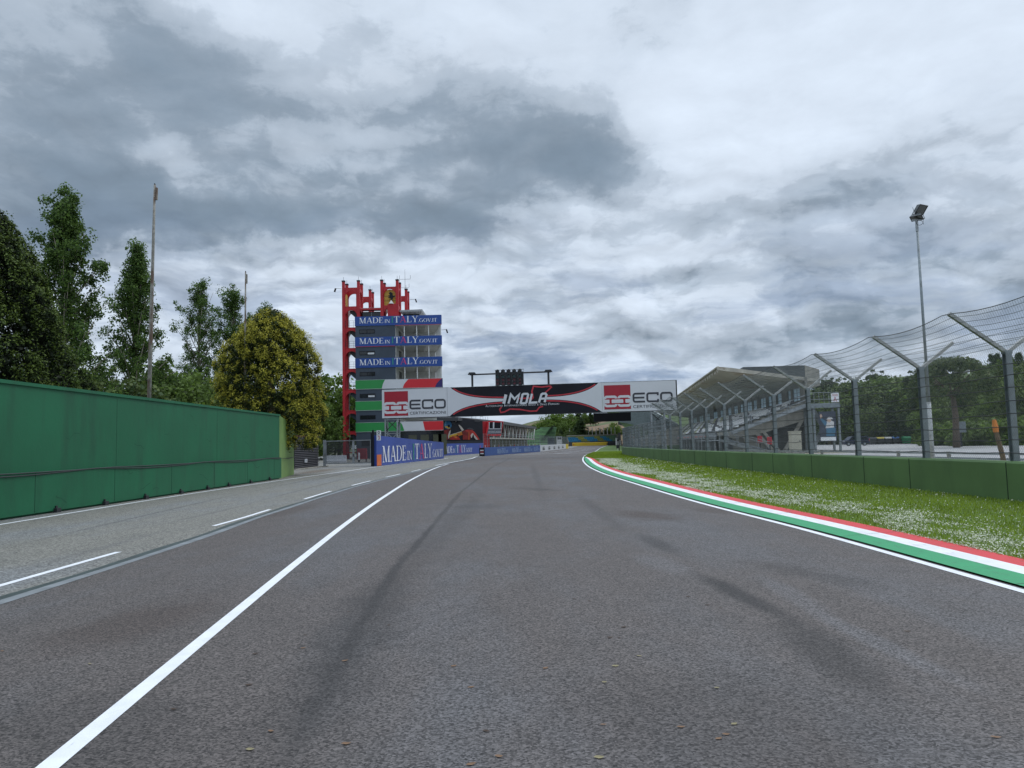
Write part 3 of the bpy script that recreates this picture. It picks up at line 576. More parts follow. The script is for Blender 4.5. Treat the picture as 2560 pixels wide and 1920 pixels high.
# ------------------------------------------------------------------ guard rail behind the fence
gr = thing('guard_rail', 'low grey steel guard rail on stub posts beside the car park behind the fence', 'guard rail', (20.8, 42, 0))
ra, rb = np.array([23.6, 22.]), np.array([18.2, 66.])
def rp(t): return ra+(rb-ra)*t
mb = MB()
for z in (.72, .48):
    for t0 in np.arange(0, 1, .02): mb.beam((*rp(t0), z), (*rp(t0+.02), z), .06, .10, M_GREY)
mb.build('rail', gr)
for k in range(12):
    x, y = rp(k/11); m_ = MB(); m_.beam((x+.05, y+.06, 0), (x+.02, y+.05, .80), .14, .14, M_CONCD); m_.build('post', gr)
# ------------------------------------------------------------------ floodlight
fxl, fyl = 19.72, 36.
M_LAMP = mat('lamp_housing', (.10,.11,.115), .5, .1)
fl = thing('floodlight_pole', 'slim grey floodlight pole with two tilted lamps rising above the catch fence', 'floodlight', (fxl, fyl, 0))
m_polelow = mat('mottled_pole_paint', (.36,.38,.38), .6, .2, 4., col2=(.2,.21,.2), scale2=5)
mb = MB(); mb.tube([(fxl, fyl, 0), (fxl, fyl, 3.2)], [.097, .09], m_polelow, 12); mb.build('base', fl, smooth=True)
mb = MB(); mb.tube([(fxl, fyl, 3.2), (fxl, fyl, 11.55)], [.072, .05], M_POST, 12); mb.build('pole', fl, smooth=True)
mb = MB(); mb.tube([(fxl, fyl, 11.45), (fxl, fyl, 12.0)], .066, M_GREY, 10); mb.beam((fxl-.22, fyl, 12.0), (fxl+.25, fyl, 12.0), .06, .06, M_GREY); mb.build('bracket', fl)
def lamp(cx, cz, ang, yaw, s=1.):
    f = MB(); rot = Matrix.Rotation(yaw, 3, 'Z') @ Matrix.Rotation(ang, 3, 'X')
    f.X = lambda p: tuple(np.array([cx, fyl, cz])+np.array(rot @ Vector((p[0]*s, p[1]*s, p[2]*s))))
    vs_ = [(-.36,-.12,-.3),(.36,-.12,-.3),(.36,-.12,.3),(-.36,-.12,.3),(-.22,.16,-.17),(.22,.16,-.17),(.22,.16,.17),(-.22,.16,.17)]
    f.add(vs_, [(4,5,6,7),(0,1,5,4),(1,2,6,5),(2,3,7,6),(3,0,4,7)], M_LAMP)
    f.box(-.38,.38,-.15,-.115,.26,.31,M_DARK); f.box(-.38,.38,-.15,-.115,-.31,-.26,M_DARK); f.box(-.38,-.33,-.15,-.115,-.26,.26,M_DARK); f.box(.33,.38,-.15,-.115,-.26,.26,M_DARK)
    o = f.build('lamp_head', fl)
    g_ = MB(); g_.X = f.X; g_.box(-.33,.33,-.135,-.12,-.26,.26,mat('lamp_glass', (.05,.055,.05), .15, .2)); g_.build('glass', o)
    b = MB(); b.X = f.X
    for sx_ in (-1, 1): b.beam((sx_*.40, 0, 0), (sx_*.40, 0, -.42), .03, .05, M_GREY)
    b.beam((-.40,0,-.42),(.40,0,-.42),.03,.05,M_GREY); b.build('yoke', o)
lamp(fxl+.20, 12.55, R_(38), R_(28), .80); lamp(fxl+.02, 12.18, R_(72), R_(-40), .72)
mb = MB(); mb.tube([(fxl+.1+.17*math.cos(a), fyl-.1, 11.75+.17*math.sin(a)+.03*a) for a in np.linspace(0, 6.5, 24)], .010, M_DARK, 4)
mb.tube([(fxl-.2+.2*t, fyl-.1, 12.6-.8*t+.25*t*t) for t in np.linspace(0, 1, 9)], .01, M_DARK, 4); mb.build('cable', fl)
# stake with orange top
xs_, ys_ = 14.05, 22.
st = thing('wooden_stake', 'leaning weathered wooden stake with an orange top behind the catch fence', 'stake', (xs_, ys_, 0))
mb = MB(); mb.tube([(xs_+.12, ys_, 0), (xs_+.02, ys_, 1.0), (xs_-.12, ys_, 1.72)], [.075, .07, .06], mat('weathered_wood', (.15,.105,.06), .9, .3, 8), 8); mb.build('shaft', st)
mb = MB(); mb.tube([(xs_-.12, ys_, 1.70), (xs_-.13, ys_, 1.86), (xs_-.155, ys_, 2.06)], [.075, .08, .05], mat('orange_paint', (.62,.20,.025), .6, .1), 8); mb.build('cap', st)
# ------------------------------------------------------------------ grandstand
GD = np.array([.129, .9916]); GN = np.array([.9916, -.129]); GO = np.array([23.0, 84.])
def gp(a, s, z): """a: metres along the stand, s: metres back from the roof lip"""; p = GO+GD*a+GN*s; return (p[0], p[1], z)
GL = 128.
gst = thing('grandstand', 'grey concrete grandstand with folded cantilever roof and rows of black and white seats', 'grandstand', gp(20, 6, 0))
m_roofu = mat('roof_soffit', (.55,.53,.45), .9, .12, .5, col2=(.42,.35,.27), scale2=.25)
m_roofc = mat('roof_edge_concrete', (.44,.42,.36), .8, .15, 1.5, col2=(.25,.2,.14), scale2=1.2, mix2=(.6,.75))
mb = MB(); nf = 110     # folded-plate roof: ridges across the stand
def roofz(s): return 9.65-.172*s
V = []; Fc = []
for i in range(nf+1):
    a = GL*i/nf; dz = .0 if i % 2 == 0 else -.42
    for s in (0, 10.2): V += [gp(a, s, roofz(s)), gp(a, s, roofz(s)-.16+dz*(1 if s == 0 else .6))]
for i in range(nf):
    b = i*4; Fc += [(b, b+4, b+6, b+2), (b+1, b+3, b+7, b+5), (b, b+1, b+5, b+4), (b+2, b+6, b+7, b+3)]
mb.add(V, Fc, m_roofu); mb.build('roof', gst)
mb = MB(); e = .16
mb.prism([gp(-.01, -.25, 9.70), gp(-.01, 1.3, 9.50), gp(-.01, 10.4, 7.95), gp(-.01, 10.4, 7.62), gp(-.01, 1.6, 9.03), gp(-.01, .4, 9.2), gp(-.01, -.25, 9.36)], (GD[0]*-.22, GD[1]*-.22, 0), m_roofc)
mb.beam(gp(0, -.1, 9.66), gp(GL, -.1, 9.66), .25, .14, m_roofc); mb.build('roof_edge', gst)
# cabin standing on the rear of the roof
mb = MB(); m_cab = mat('roof_cabin_cladding', (.065,.075,.08), .7, .15, .8)
mb.prism([gp(6, 3.6, 8.6), gp(6, 10.6, 7.9), gp(6, 10.6, 10.05), gp(6, 3.6, 10.1)], (GD[0]*18, GD[1]*18, 0), m_cab); mb.prism([gp(5.9, 10.6, 7.6), gp(5.9, 12.2, 7.6), gp(5.9, 12.2, 9.5), gp(5.9, 10.6, 10.05)], (GD[0]*5, GD[1]*5, 0), M_CONC); mb.build('roof_cabin', gst)
# back wall with window openings
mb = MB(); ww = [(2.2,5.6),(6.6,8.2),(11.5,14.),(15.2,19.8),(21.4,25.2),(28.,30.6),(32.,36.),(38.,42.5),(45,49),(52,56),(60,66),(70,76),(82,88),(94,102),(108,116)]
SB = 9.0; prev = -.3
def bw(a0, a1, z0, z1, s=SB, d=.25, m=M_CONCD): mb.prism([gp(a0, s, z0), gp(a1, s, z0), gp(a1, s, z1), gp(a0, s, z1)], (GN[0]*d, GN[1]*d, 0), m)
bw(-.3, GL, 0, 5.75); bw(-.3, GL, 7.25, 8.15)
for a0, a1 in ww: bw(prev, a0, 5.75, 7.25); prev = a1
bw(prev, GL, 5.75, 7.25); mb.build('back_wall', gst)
for a0, a1 in ww:
    mb = MB(); n_ = 2 if a1-a0 > 2.5 else 1
    for k in range(n_+1): mb.beam(gp(a0+(a1-a0)*k/n_, SB+.1, 5.75), gp(a0+(a1-a0)*k/n_, SB+.1, 7.25), .08, .08, M_GREY)
    for z in (5.8, 6.25, 6.7, 7.2): mb.beam(gp(a0, SB+.1, z), gp(a1, SB+.1, z), .05, .05, M_GREY)
    f_ = mb.build('window_frame', gst)
    gm_ = MB(); gm_.prism([gp(a0, SB+.12, 5.75), gp(a1, SB+.12, 5.75), gp(a1, SB+.12, 7.25), gp(a0, SB+.12, 7.25)], (GN[0]*.02, GN[1]*.02, 0), glow('frosted_glass', (.62,.74,.80), .7, .25)); gm_.build('pane', f_)
# seating tiers
mb = MB(); NT = 11; s0, s1, z0, z1 = .7, 9.0, 2.45, 5.7; tiers = []
for k in range(NT):
    sa = s0+(s1-s0)*k/NT; sb = s0+(s1-s0)*(k+1)/NT; zk = z0+(z1-z0)*k/NT; tiers.append((sa, sb, zk))
    mb.prism([gp(.0, sa, zk-.35), gp(0, sb+.02, zk-.35), gp(0, sb+.02, zk), gp(0, sa, zk)], (GD[0]*GL, GD[1]*GL, 0), M_CONC)
mb.build('tier', gst)
m_sw = mat('white_seat', (.80,.81,.80), .5, .06); m_sb = mat('black_seat', (.02,.021,.024), .5, .1); m_sy = mat('yellow_seat', (.45,.47,.25), .5, .08)
nseat = 0; rest = MB()
def seat(mb, a, sa, zk, m_):
    mb.prism([gp(a+.03, sa+.2, zk+.24), gp(a+.47, sa+.2, zk+.24), gp(a+.47, sa+.56, zk+.22), gp(a+.03, sa+.56, zk+.22)], (0,0,.05), m_)
    mb.prism([gp(a+.03, sa+.56, zk+.24), gp(a+.47, sa+.56, zk+.24), gp(a+.47, sa+.62, zk+.62), gp(a+.03, sa+.62, zk+.62)], (GN[0]*.05, GN[1]*.05, 0), m_)
for k, (sa, sb, zk) in enumerate(tiers[:-1]):
    a = .9
    while a < GL-1:
        if (a % 15.) < 1.1: a += .52; continue
        blk = int((a+k*1.1)/3.1); m_ = m_sb if (blk+k*3) % 5 in (0,) or ((blk*7+k) % 11 == 3) else (m_sy if a > 36 and (blk+k) % 3 == 0 else m_sw)
        if a < 6.3 and nseat < 100: mb = MB(); seat(mb, a, sa, zk, m_); mb.build('seat', gst); nseat += 1
        else: seat(rest, a, sa, zk, m_)
        a += .5
rest.build('seat_rows', gst)['kind'] = 'stuff'
# front parapet with red lettering-like band, columns and ground-level front
mb = MB(); mb.prism([gp(9, .45, 1.75), gp(GL, .45, 1.75), gp(GL, .45, 2.5), gp(9, .45, 2.5)], (GN[0]*.2, GN[1]*.2, 0), mat('parapet_cladding', (.22,.24,.26), .6, .1, .5))
for a in np.arange(16, 60, 6.2): mb.prism([gp(a, .43, 2.0), gp(a+3.9, .43, 2.0), gp(a+3.9, .43, 2.2), gp(a, .43, 2.2)], (GN[0]*.02, GN[1]*.02, 0), mat('faded_red_band', (.40,.17,.16), .6, .2, 3.))
mb.build('parapet', gst)
for a in np.arange(3.5, GL, 4.6):
    mb = MB(); mb.beam(gp(a, .9, 0), gp(a, .9, 2.2), .28, .28, M_GREY); mb.build('column', gst)
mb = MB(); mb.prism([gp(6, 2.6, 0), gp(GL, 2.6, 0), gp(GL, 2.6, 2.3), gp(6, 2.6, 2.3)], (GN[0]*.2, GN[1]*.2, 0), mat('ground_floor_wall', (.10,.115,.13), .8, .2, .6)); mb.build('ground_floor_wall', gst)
# near end: raked beam, infill panels, slanted piers
mb = MB(); mb.prism([gp(-.3, .3, 2.0), gp(-.3, 9.1, 5.3), gp(-.3, 9.1, 3.6), gp(-.3, 4.6, 2.3), gp(-.3, 1.2, 1.7)], (GD[0]*.5, GD[1]*.5, 0), M_CONC)
mb.prism([gp(.4, 1.2, 0), gp(.4, 4.7, 0), gp(.4, 4.7, 2.6), gp(.4, 1.2, 1.8)], (GD[0]*.3, GD[1]*.3, 0), M_CONCD)
mb.prism([gp(1.2, 4.6, 0), gp(1.2, 9., 0), gp(1.2, 9., 5.), gp(1.2, 4.6, 3.)], (GD[0]*.3, GD[1]*.3, 0), mat('shaded_blockwork', (.07,.07,.065), .9, .2, 1.)); mb.build('side_wall', gst)  # shade of the recess is put into the dark blockwork colour
for p0, p1 in (((3.6, 2.3), (5.6, 0)), ((4.3, 2.5), (6.1, 0)), ((2.4, 1.9), (2.9, 0)), ((8.8, 4.), (6.4, 0))):
    mb = MB(); mb.beam(gp(-.1, p0[0], p0[1]), gp(-.1, p1[0], p1[1]), .34, .34, M_CONC); mb.build('pier', gst)
# second stand farther along the straight: only its ribbed canopy shows over the fence
g2 = thing('covered_stand', 'far covered stand with a ribbed grey canopy rising over the end of the catch fence', 'grandstand', (40, 250, 0))
m_can = glow('ribbed_canopy', (.55,.60,.61), .65)
def l2(y): return .134*y+1.3
mb = MB(); Yc = np.linspace(150, 338, 40)
V = []; 
for y in Yc: V += [(l2(y), y, 9.5), (l2(y)+6, y-.8, 7.75), (l2(y)+11, y-1.4, 4.75)]
mb.add(V, [(i*3+k, i*3+k+1, (i+1)*3+k+1, (i+1)*3+k) for i in range(len(Yc)-1) for k in range(2)], m_can); mb.build('canopy', g2)
for y in np.arange(152, 338, 6.2): mb = MB(); mb.beam((l2(y), y, 9.2), (l2(y)+6, y-.8, 7.5), .35, .3, M_POST); mb.beam((l2(y)+6, y-.8, 7.5), (l2(y)+11, y-1.4, 4.5), .35, .3, M_POST); mb.build('rib', g2)
mb = MB(); mb.add([(l2(150)+11, 148.6, 0), (l2(338)+11, 336.6, 0), (l2(338)+11, 336.6, 4.6), (l2(150)+11, 148.6, 4.6)], [(0,1,2,3)], M_CONCD); mb.prism([(l2(150)+3, 149.6, 0), (l2(150)+11, 148.5, 0), (l2(150)+11, 148.5, 4.3), (l2(150)+3, 149.6, 1.6)], (188*.134, 188, 0), M_CONC); mb.build('terrace', g2)
# outer stair flight up the near end + its landing, a steel structure of its own
ss = thing('steel_stairs', 'grey steel stair flight climbing the near end of the grandstand to a landing', 'stairs', gp(-1.5, 6, 0))
mb = MB()
for a in (-.5, -1.7): mb.beam(gp(a, .9, 2.35), gp(a, 9., 5.15), .06, .34, M_GREY)
for k in range(18): t = k/17; s = 1.+7.9*t; mb.prism([gp(-.5, s, 2.42+2.75*t), gp(-1.7, s, 2.42+2.75*t), gp(-1.7, s+.34, 2.42+2.75*t), gp(-.5, s+.34, 2.42+2.75*t)], (0,0,.04), M_GREY)
mb.build('flight', ss)
for a in (-.5, -1.7):
    mb = MB(); mb.beam(gp(a, .9, 3.5), gp(a, 9., 6.25), .05, .05, M_GREY); mb.beam(gp(a, .9, 2.95), gp(a, 9., 5.72), .04, .04, M_GREY)
    for k in range(5): t = k/4; mb.beam(gp(a, .9+8.1*t, 2.35+2.8*t), gp(a, .9+8.1*t, 3.5+2.75*t), .05, .05, M_GREY)
    mb.build('handrail', ss)
mb = MB(); mb.prism([gp(-2.9, 8.7, 5.05), gp(-2.9, 11.7, 5.05), gp(-.4, 11.7, 5.05), gp(-.4, 8.7, 5.05)], (0,0,.12), M_GREY)
mb.beam(gp(-2.95, 8.7, 4.9), gp(-2.95, 11.75, 4.9), .1, .4, M_POST); mb.beam(gp(-2.9, 11.7, 4.9), gp(-.4, 11.7, 4.9), .1, .4, M_POST); mb.build('landing', ss)
mb = MB()
for z in (5.6, 6.3): mb.beam(gp(-2.9, 8.7, z), gp(-2.9, 11.7, z), .05, .05, M_GREY); mb.beam(gp(-2.9, 11.7, z), gp(-.4, 11.7, z), .05, .05, M_GREY)
for s in np.arange(8.7, 11.8, .5): mb.beam(gp(-2.9, s, 5.1), gp(-2.9, s, 6.3), .035, .035, M_GREY)
mb.build('landing_railing', ss)
for s, a in ((9.1, -2.8), (11.6, -2.8), (11.6, -.6), (8.75, -.6)):
    mb = MB(); mb.beam(gp(a, s, 0), gp(a, s, 5.), .2, .2, M_POST); mb.build('post', ss)
for (a0, s0_, z0_, a1, s1_, z1_) in ((-.9, 9.2, 5., -.9, 10.4, 2.6), (-1.0, 10.4, 2.6, -1.0, 8.8, 0)):
    mb = MB()
    for d_ in (0, .9): mb.beam(gp(a0-d_, s0_, z0_), gp(a1-d_, s1_, z1_), .05, .28, M_GREY)
    for k in range(12): t = k/11; s = s0_+(s1_-s0_)*t; z = z0_+(z1_-z0_)*t; mb.prism([gp(a0, s, z), gp(a0-.9, s, z), gp(a0-.9, s+.22, z), gp(a0, s+.22, z)], (0,0,.03), M_DARK)
    mb.build('flight', ss)
# banner under the landing, sign on the railing
o = V3(gp(-2.98, 9.55, 1.2)); fr = Frame(o, (GN[0], GN[1], 0), (0,0,1)); bn = thing('banner', 'dark printed banner of a waving man in white cap and blue suit under the landing', 'banner', tuple(o))
mb = MB(); mb.prism([fr(0,0,-.03), fr(1.7,0,-.03), fr(1.7,3.1,-.03), fr(0,3.1,-.03)], fr.en*.03, mat('banner_print', (.03,.04,.065), .5, .2)); mb.build('sheet', bn)
mb = MB(); sk = mat('print_skin', (.5,.36,.28), .5); bl = mat('print_blue', (.05,.16,.26), .5); wh = mat('print_white', (.6,.6,.6), .5)
fr.poly(mb, q4(.08, .05, 1.6, .42), M_WHITE); fr.poly(mb, [(.65,.5),(1.5,.5),(1.55,1.5),(1.25,1.62),(.7,1.5)], bl); fr.poly(mb, [(.62,1.35),(1.45,1.4),(1.5,2.0),(1.2,2.15),(.75,2.05)], wh)
fr.poly(mb, arcp(1.02, 2.2, .2, .24, 0, 360, 14)[:-1], sk); fr.poly(mb, [(.72,2.26),(1.45,2.3),(1.3,2.44),(1.2,2.5),(1.05,2.56),(.9,2.5),(.84,2.36)], wh)
fr.poly(mb, [(.62,1.5),(.8,1.95),(.32,2.4),(.14,2.3)], bl); fr.poly(mb, [(.14,2.36),(.34,2.44),(.34,2.72),(.22,2.86),(.1,2.72)], sk); fr.poly(mb, [(1.4,1.4),(1.62,1.3),(1.56,.75),(1.38,.8)], bl); mb.build('print', bn)
o = V3(gp(-2.98, 10.9, 5.25)); fr = Frame(o, (GN[0], GN[1], 0), (0,0,1)); sg = thing('sector_sign', 'white sign with a red letter A on the landing railing beside the grandstand', 'sign', tuple(o))
mb = MB(); mb.prism([fr(0,0,-.03), fr(.78,0,-.03), fr(.78,.98,-.03), fr(0,.98,-.03)], fr.en*.03, M_WHITE); mb.build('board', sg)
mb = MB(); m_rl = mat('red_lettering', (.45,.03,.05), .5)
fr.stroke(mb, [(.25,.08),(.39,.52),(.53,.08)], .065, m_rl); fr.stroke(mb, [(.30,.22),(.48,.22)], .05, m_rl)
for z in (.64, .72, .80): fr.stroke(mb, [(.1,z),(.3,z+.025),(.5,z+.0),(.68,z+.02)], .035, mat('pale_red_print', (.55,.25,.25), .5))
mb.build('lettering', sg)
# front stair by the fence
s2 = thing('access_stairs', 'lower grey steel access stairs with handrails in front of the grandstand seats', 'stairs', gp(-2, -.5, 0))
A0, A1 = np.array([25.6, 76.5]), np.array([22.6, 83.5])
mb = MB()
for d_ in (0, 1.1):
    mb.beam((A0[0]+d_*.9, A0[1]+d_*.4, .05), (A1[0]+d_*.9, A1[1]+d_*.4, 1.55), .06, .26, M_GREY)
    mb.beam((A0[0]+d_*.9, A0[1]+d_*.4, 1.05), (A1[0]+d_*.9, A1[1]+d_*.4, 2.55), .05, .05, M_GREY)
    for k in range(6): t = k/5; x, y = (A0+(A1-A0)*t)+np.array([d_*.9, d_*.4]); mb.beam((x, y, .1+1.5*t), (x, y, 1.05+1.5*t), .045, .045, M_GREY)
for k in range(10): t = k/9; x, y = A0+(A1-A0)*t; mb.prism([(x, y, .1+1.45*t), (x+1., y+.44, .1+1.45*t), (x+.9, y+.74, .1+1.45*t), (x-.1, y+.3, .1+1.45*t)], (0,0,.03), M_GREY)
mb.build('flight', s2)
mb = MB(); mb.box(20.6, 23.6, 83.5, 86, 1.5, 1.6, M_GREY)
for x in (20.6, 22.1, 23.5): mb.beam((x, 83.6, 0), (x, 83.6, 2.6), .06, .06, M_GREY)
for z in (2.1, 2.55): mb.beam((20.6, 83.6, z), (23.5, 83.6, z), .05, .05, M_GREY)
mb.build('landing', s2)
cb = thing('equipment_cabinet', 'tall beige utility cabinet on a concrete plinth in front of the grandstand end', 'cabinet', (27.35, 74, 0)); mb = MB(); mb.box(26.6, 28., 73.4, 74.6, 0, .3, M_CONC); mb.build('plinth', cb)
mb = MB(); m_bei = mat('beige_cabinet', (.42,.40,.31), .7, .1, 1.); mb.box(26.85, 27.8, 73.6, 74.4, .3, 2.2, m_bei); mb.box(26.8, 27.85, 73.55, 74.45, 2.2, 2.28, m_bei); mb.box(27.62, 27.68, 73.58, 73.6, 1.2, 1.4, M_DARK); mb.build('body', cb)
for (u, v, Yq, lab) in ((1900,1098,80,'small red fire box on the grandstand base, partly hidden'), (1924,1101,79,'larger red fire box on the grandstand base beside the beige cabinet')):
    x, z = P(u, v, Yq); mb = MB(); mb.box(x-.2, x+.2, Yq-.1, Yq+.2, z-.4, z+.35, M_REDV); mb.box(x-.15, x+.15, Yq-.12, Yq-.1, z-.35, z+.3, M_CRIM); mb.box(x-.05,x+.05,Yq-.05,Yq+.05,0,z-.45,M_DARK)
    tag(mb.build('fire_box'), lab, 'fire box', 'red boxes under the stand')
# ------------------------------------------------------------------ advertising boards along the pit lane
def board(label, p0, p1, h0, h1, d, mat_, runs, ts, name='advertising_board', group=None, ty=(.16, .66), base=0.02, stretch=None, extra=None):
    p0, p1 = np.array(p0, float), np.array(p1, float); L = np.linalg.norm(p1-p0); e = (p1-p0)/L
    t = thing(name, label, 'advertising board', (p0[0], p0[1], 0), group); fr = Frame((p0[0], p0[1], base), (e[0], e[1], 0), (0,0,1)); fr.step = .006
    mb = MB(); mb.prism([fr(0,0,-.02), fr(L,0,-.02), fr(L,h1,-.02), fr(0,h0,-.02)], fr.en*-d, mat_); mb.build('panel', t)
    if runs:
        mb = MB()
        for (s0, s1) in ts: hh = min(h0, h1); serif(fr, mb, s0, hh*ty[0], s1-s0, hh*ty[1], runs)
        mb.build('lettering', t)
    if extra: extra(t, fr, L)
    return t, fr, L
z0a = P(942, 1089, 68.3)[1]; z1a = P(1111, 1106.5, 102.3)[1]
def ex1(t, fr, L):
    mb = MB(); fr.poly(mb, q4(0.02, .01, 1.6, 1.02), mat('orange_vinyl', (.62,.14,.03), .5, .08), 1); mb.build('orange_strip', t)
    mb = MB()
    for k in range(8): mb.beam(fr(L*k/7.3, .1, -.3), fr(L*k/7.3, 2.2, -.3), .1, .1, M_GREY)
    mb.build('support', t)
board('large blue board lettered MADE IN ITALY.GOV.IT with an orange corner', (-12.26,68.3), (-9.35,102.3), z0a, z1a, .22, M_BLUE2, MADE, [(1.9, 33.3)], group='blue boards by the pit entry', ty=(.13,.72), extra=ex1)
board('second blue board lettered MADE IN ITALY.GOV.IT, set back behind the larger one', (-13.7,120.9), (-5.9,151.2), 2.02, 2.02, .2, M_BLUE2, MADE, [(7.2, 23.6)], group='blue boards by the pit entry', ty=(.2,.58))
# pit wall
pw = thing('pit_wall', 'low pit wall with blue MADE IN ITALY panels then white panels, under a wire fence', 'wall', (-4.6, 112, 0))
def wallseg(name, p0, p1, h, mat_, runs=None, ts=(), marks=None):
    p0, p1 = np.array(p0, float), np.array(p1, float); L = np.linalg.norm(p1-p0); e = (p1-p0)/L
    fr = Frame((*p0, .01), (e[0], e[1], 0), (0,0,1)); fr.step = .01; mb = MB(); mb.prism([fr(0,0,-.02), fr(L,0,-.02), fr(L,h,-.02), fr(0,h,-.02)], fr.en*-.3, mat_)
    o = mb.build(name, pw); mb = MB()
    for s0, s1 in ts: serif(fr, mb, s0, h*.2, s1-s0, h*.55, runs)
    if marks: marks(fr, mb, L, h)
    if mb.v: mb.build('lettering', o)
    return L
m_mark = mat('grey_print', (.06,.065,.07), .5)
def wmarks(fr, mb, L, h):
    for k in range(5):
        s = L*(.07+.185*k); w_ = 3.6; fr.poly(mb, q4(s, h*.2, s+w_, h*.46), m_mark, 2); fr.poly(mb, q4(s+.4, h*.62, s+w_, h*.70), m_mark, 2); fr.poly(mb, q4(s, h*.46, s+.6, h*.6), m_mark, 2); fr.poly(mb, q4(s+1.5, h*.46, s+2., h*.58), m_mark, 2)
LETB = [(t_, k_, mat('pale_blue_lettering', (.42,.55,.72), .5)) for t_, k_, m_ in MADE]
PW = [(-4.3,114.5),(5.51,157.3),(14.65,213.3),(15.8,219.5)]
wallseg('blue_panel', PW[0], PW[1], 1.28, mat('blue_pit_wall', (.028,.085,.28), .5, .08), LETB, [(7.5,15.),(18.,25.2),(28.,35.5),(37.,43.)])
wallseg('white_panel', PW[1], PW[2], 1.32, M_SIGNW, marks=wmarks); wallseg('yellow_end', PW[2], PW[3], 1.32, mat('yellow_paint', (.62,.47,.03), .5, .08))
mb = MB(); mb.box(-5.1,-4.35,113.2,114.3,0,1.25,M_BLACK)
for z in (.32,.80): mb.box(-4.95,-4.45,113.17,113.2,z,z+.14,M_SIGNW)
mb.box(-4.95,-4.45,113.18,113.2,.5,.76,mat('dull_red_stripe',(.25,.04,.05),.5)); mb.build('end_buffer', pw)
pf = thing('pit_wall_fence', 'grey wire fence standing on the pit wall all along the straight', 'fence', (-4.3, 114.5, 1.25))
def pwp(y): return np.interp(y, [p[1] for p in PW], [p[0] for p in PW])-.25
m_haze = mat('fine_grey_mesh', (.16,.19,.195), .6, .1, .5)
Yp = np.arange(114.6, 219, 2.4)
for k, y in enumerate(Yp): mb = MB(); mb.tube([(pwp(y), y, 1.2), (pwp(y), y, 3.35)], .032, M_GREY, 5); mb.build('post', pf)
for z in (1.6, 2.1, 2.6, 3.0, 3.33): mb = MB(); mb.tube([(pwp(y), y, z) for y in (114.6, 135, 157.3, 185, 213.3, 219)], .010, m_haze, 4); mb.build('rail', pf)
nw = 1100; yy = np.linspace(114.6, 218.8, nw); A = np.stack([pwp(yy), yy, np.full(nw, 1.25)], 1); B = A+np.array([0,0,2.05]); d_ = np.array([.0, .024, 0])
quads('wire_mesh', np.stack([A-d_, A+d_, B+d_, B-d_], 1), [m_haze], None, pf)
for k in range(20):      # stools and gear on the pit stand
    y = 122+k*3.; x = pwp(y)-2.2; mb = MB(); m_ = (M_REDV, M_SIGNW, M_BLACK, M_SIGNW)[k % 4]
    mb.box(x-.3, x+.3, y-.3, y+.3, .95, 1.0, m_); mb.box(x-.32, x-.26, y-.3, y+.3, 1., 1.62, m_)
    for a in (-.25, .25):
        for b in (-.25, .25): mb.beam((x+a, y+b, 0), (x+a, y+b, .95), .06, .06, M_GREY)
    tag(mb.build('pit_stool'), ('red','white','black','pale')[k % 4]+' high seat in the row behind the pit wall fence', 'stool', 'seats behind the pit wall')
    if k % 4 == 3: bpy.data.objects[mb and COL.objects[-1].name]['label'] = 'white high seat in the row behind the pit wall fence'
# ------------------------------------------------------------------ start gantry
GA, GB = np.array([-16.33, 95.]), np.array([19.65, 91.]); gL = float(np.linalg.norm(GB-GA)); ge_ = (GB-GA)/gL; GZ, GH = 5.3, 3.56
gan = thing('start_gantry', 'wide sign gantry spanning the track lettered IMOLA between two white ECO CERTIFICAZIONI panels', 'gantry', (0, 93.2, 0))
fr = Frame((GA[0], GA[1], GZ), (ge_[0], ge_[1], 0), (0,0,1)); fr.step = .006
def gm(x, y): fx_ = (x-97)/2033; tp = 210-75*fx_; bt = 405-65*fx_; return (fx_*gL, (bt-y)/(bt-tp)*GH)
def gq(l): return [gm(*p) for p in l]
xs1, xs2 = gm(563,300)[0], gm(1635,250)[0]
mb = MB(); mb.prism([fr(0,0,-.02), fr(xs1-.01,0,-.02), fr(xs1-.01,GH,-.02), fr(0,GH,-.02)], fr.en*-.5, M_SIGNW); mb.build('end_panel', gan); mb = MB(); mb.prism([fr(xs2+.01,0,-.02), fr(gL,0,-.02), fr(gL,GH,-.02), fr(xs2+.01,GH,-.02)], fr.en*-.5, M_SIGNW); mb.build('end_panel', gan)
mb = MB(); mb.prism([fr(xs1+.01,0,-.02), fr(xs2-.01,0,-.02), fr(xs2-.01,GH,-.02), fr(xs1+.01,GH,-.02)], fr.en*-.5, M_BLACK); mb.build('centre_panel', gan)
mb = MB(); mb.prism([fr(-.03,-.08,0), fr(gL+.03,-.08,0), fr(gL+.03,0,0), fr(-.03,0,0)], fr.en*-.55, M_DARK); mb.prism([fr(gL,0,0), fr(gL+.14,0,0), fr(gL+.14,GH+.03,0), fr(gL,GH+.03,0)], fr.en*-.55, M_DARK); mb.prism([fr(0,GH,0), fr(gL,GH,0), fr(gL,GH+.04,0), fr(0,GH+.04,0)], fr.en*-.55, M_GREY); mb.build('frame', gan)
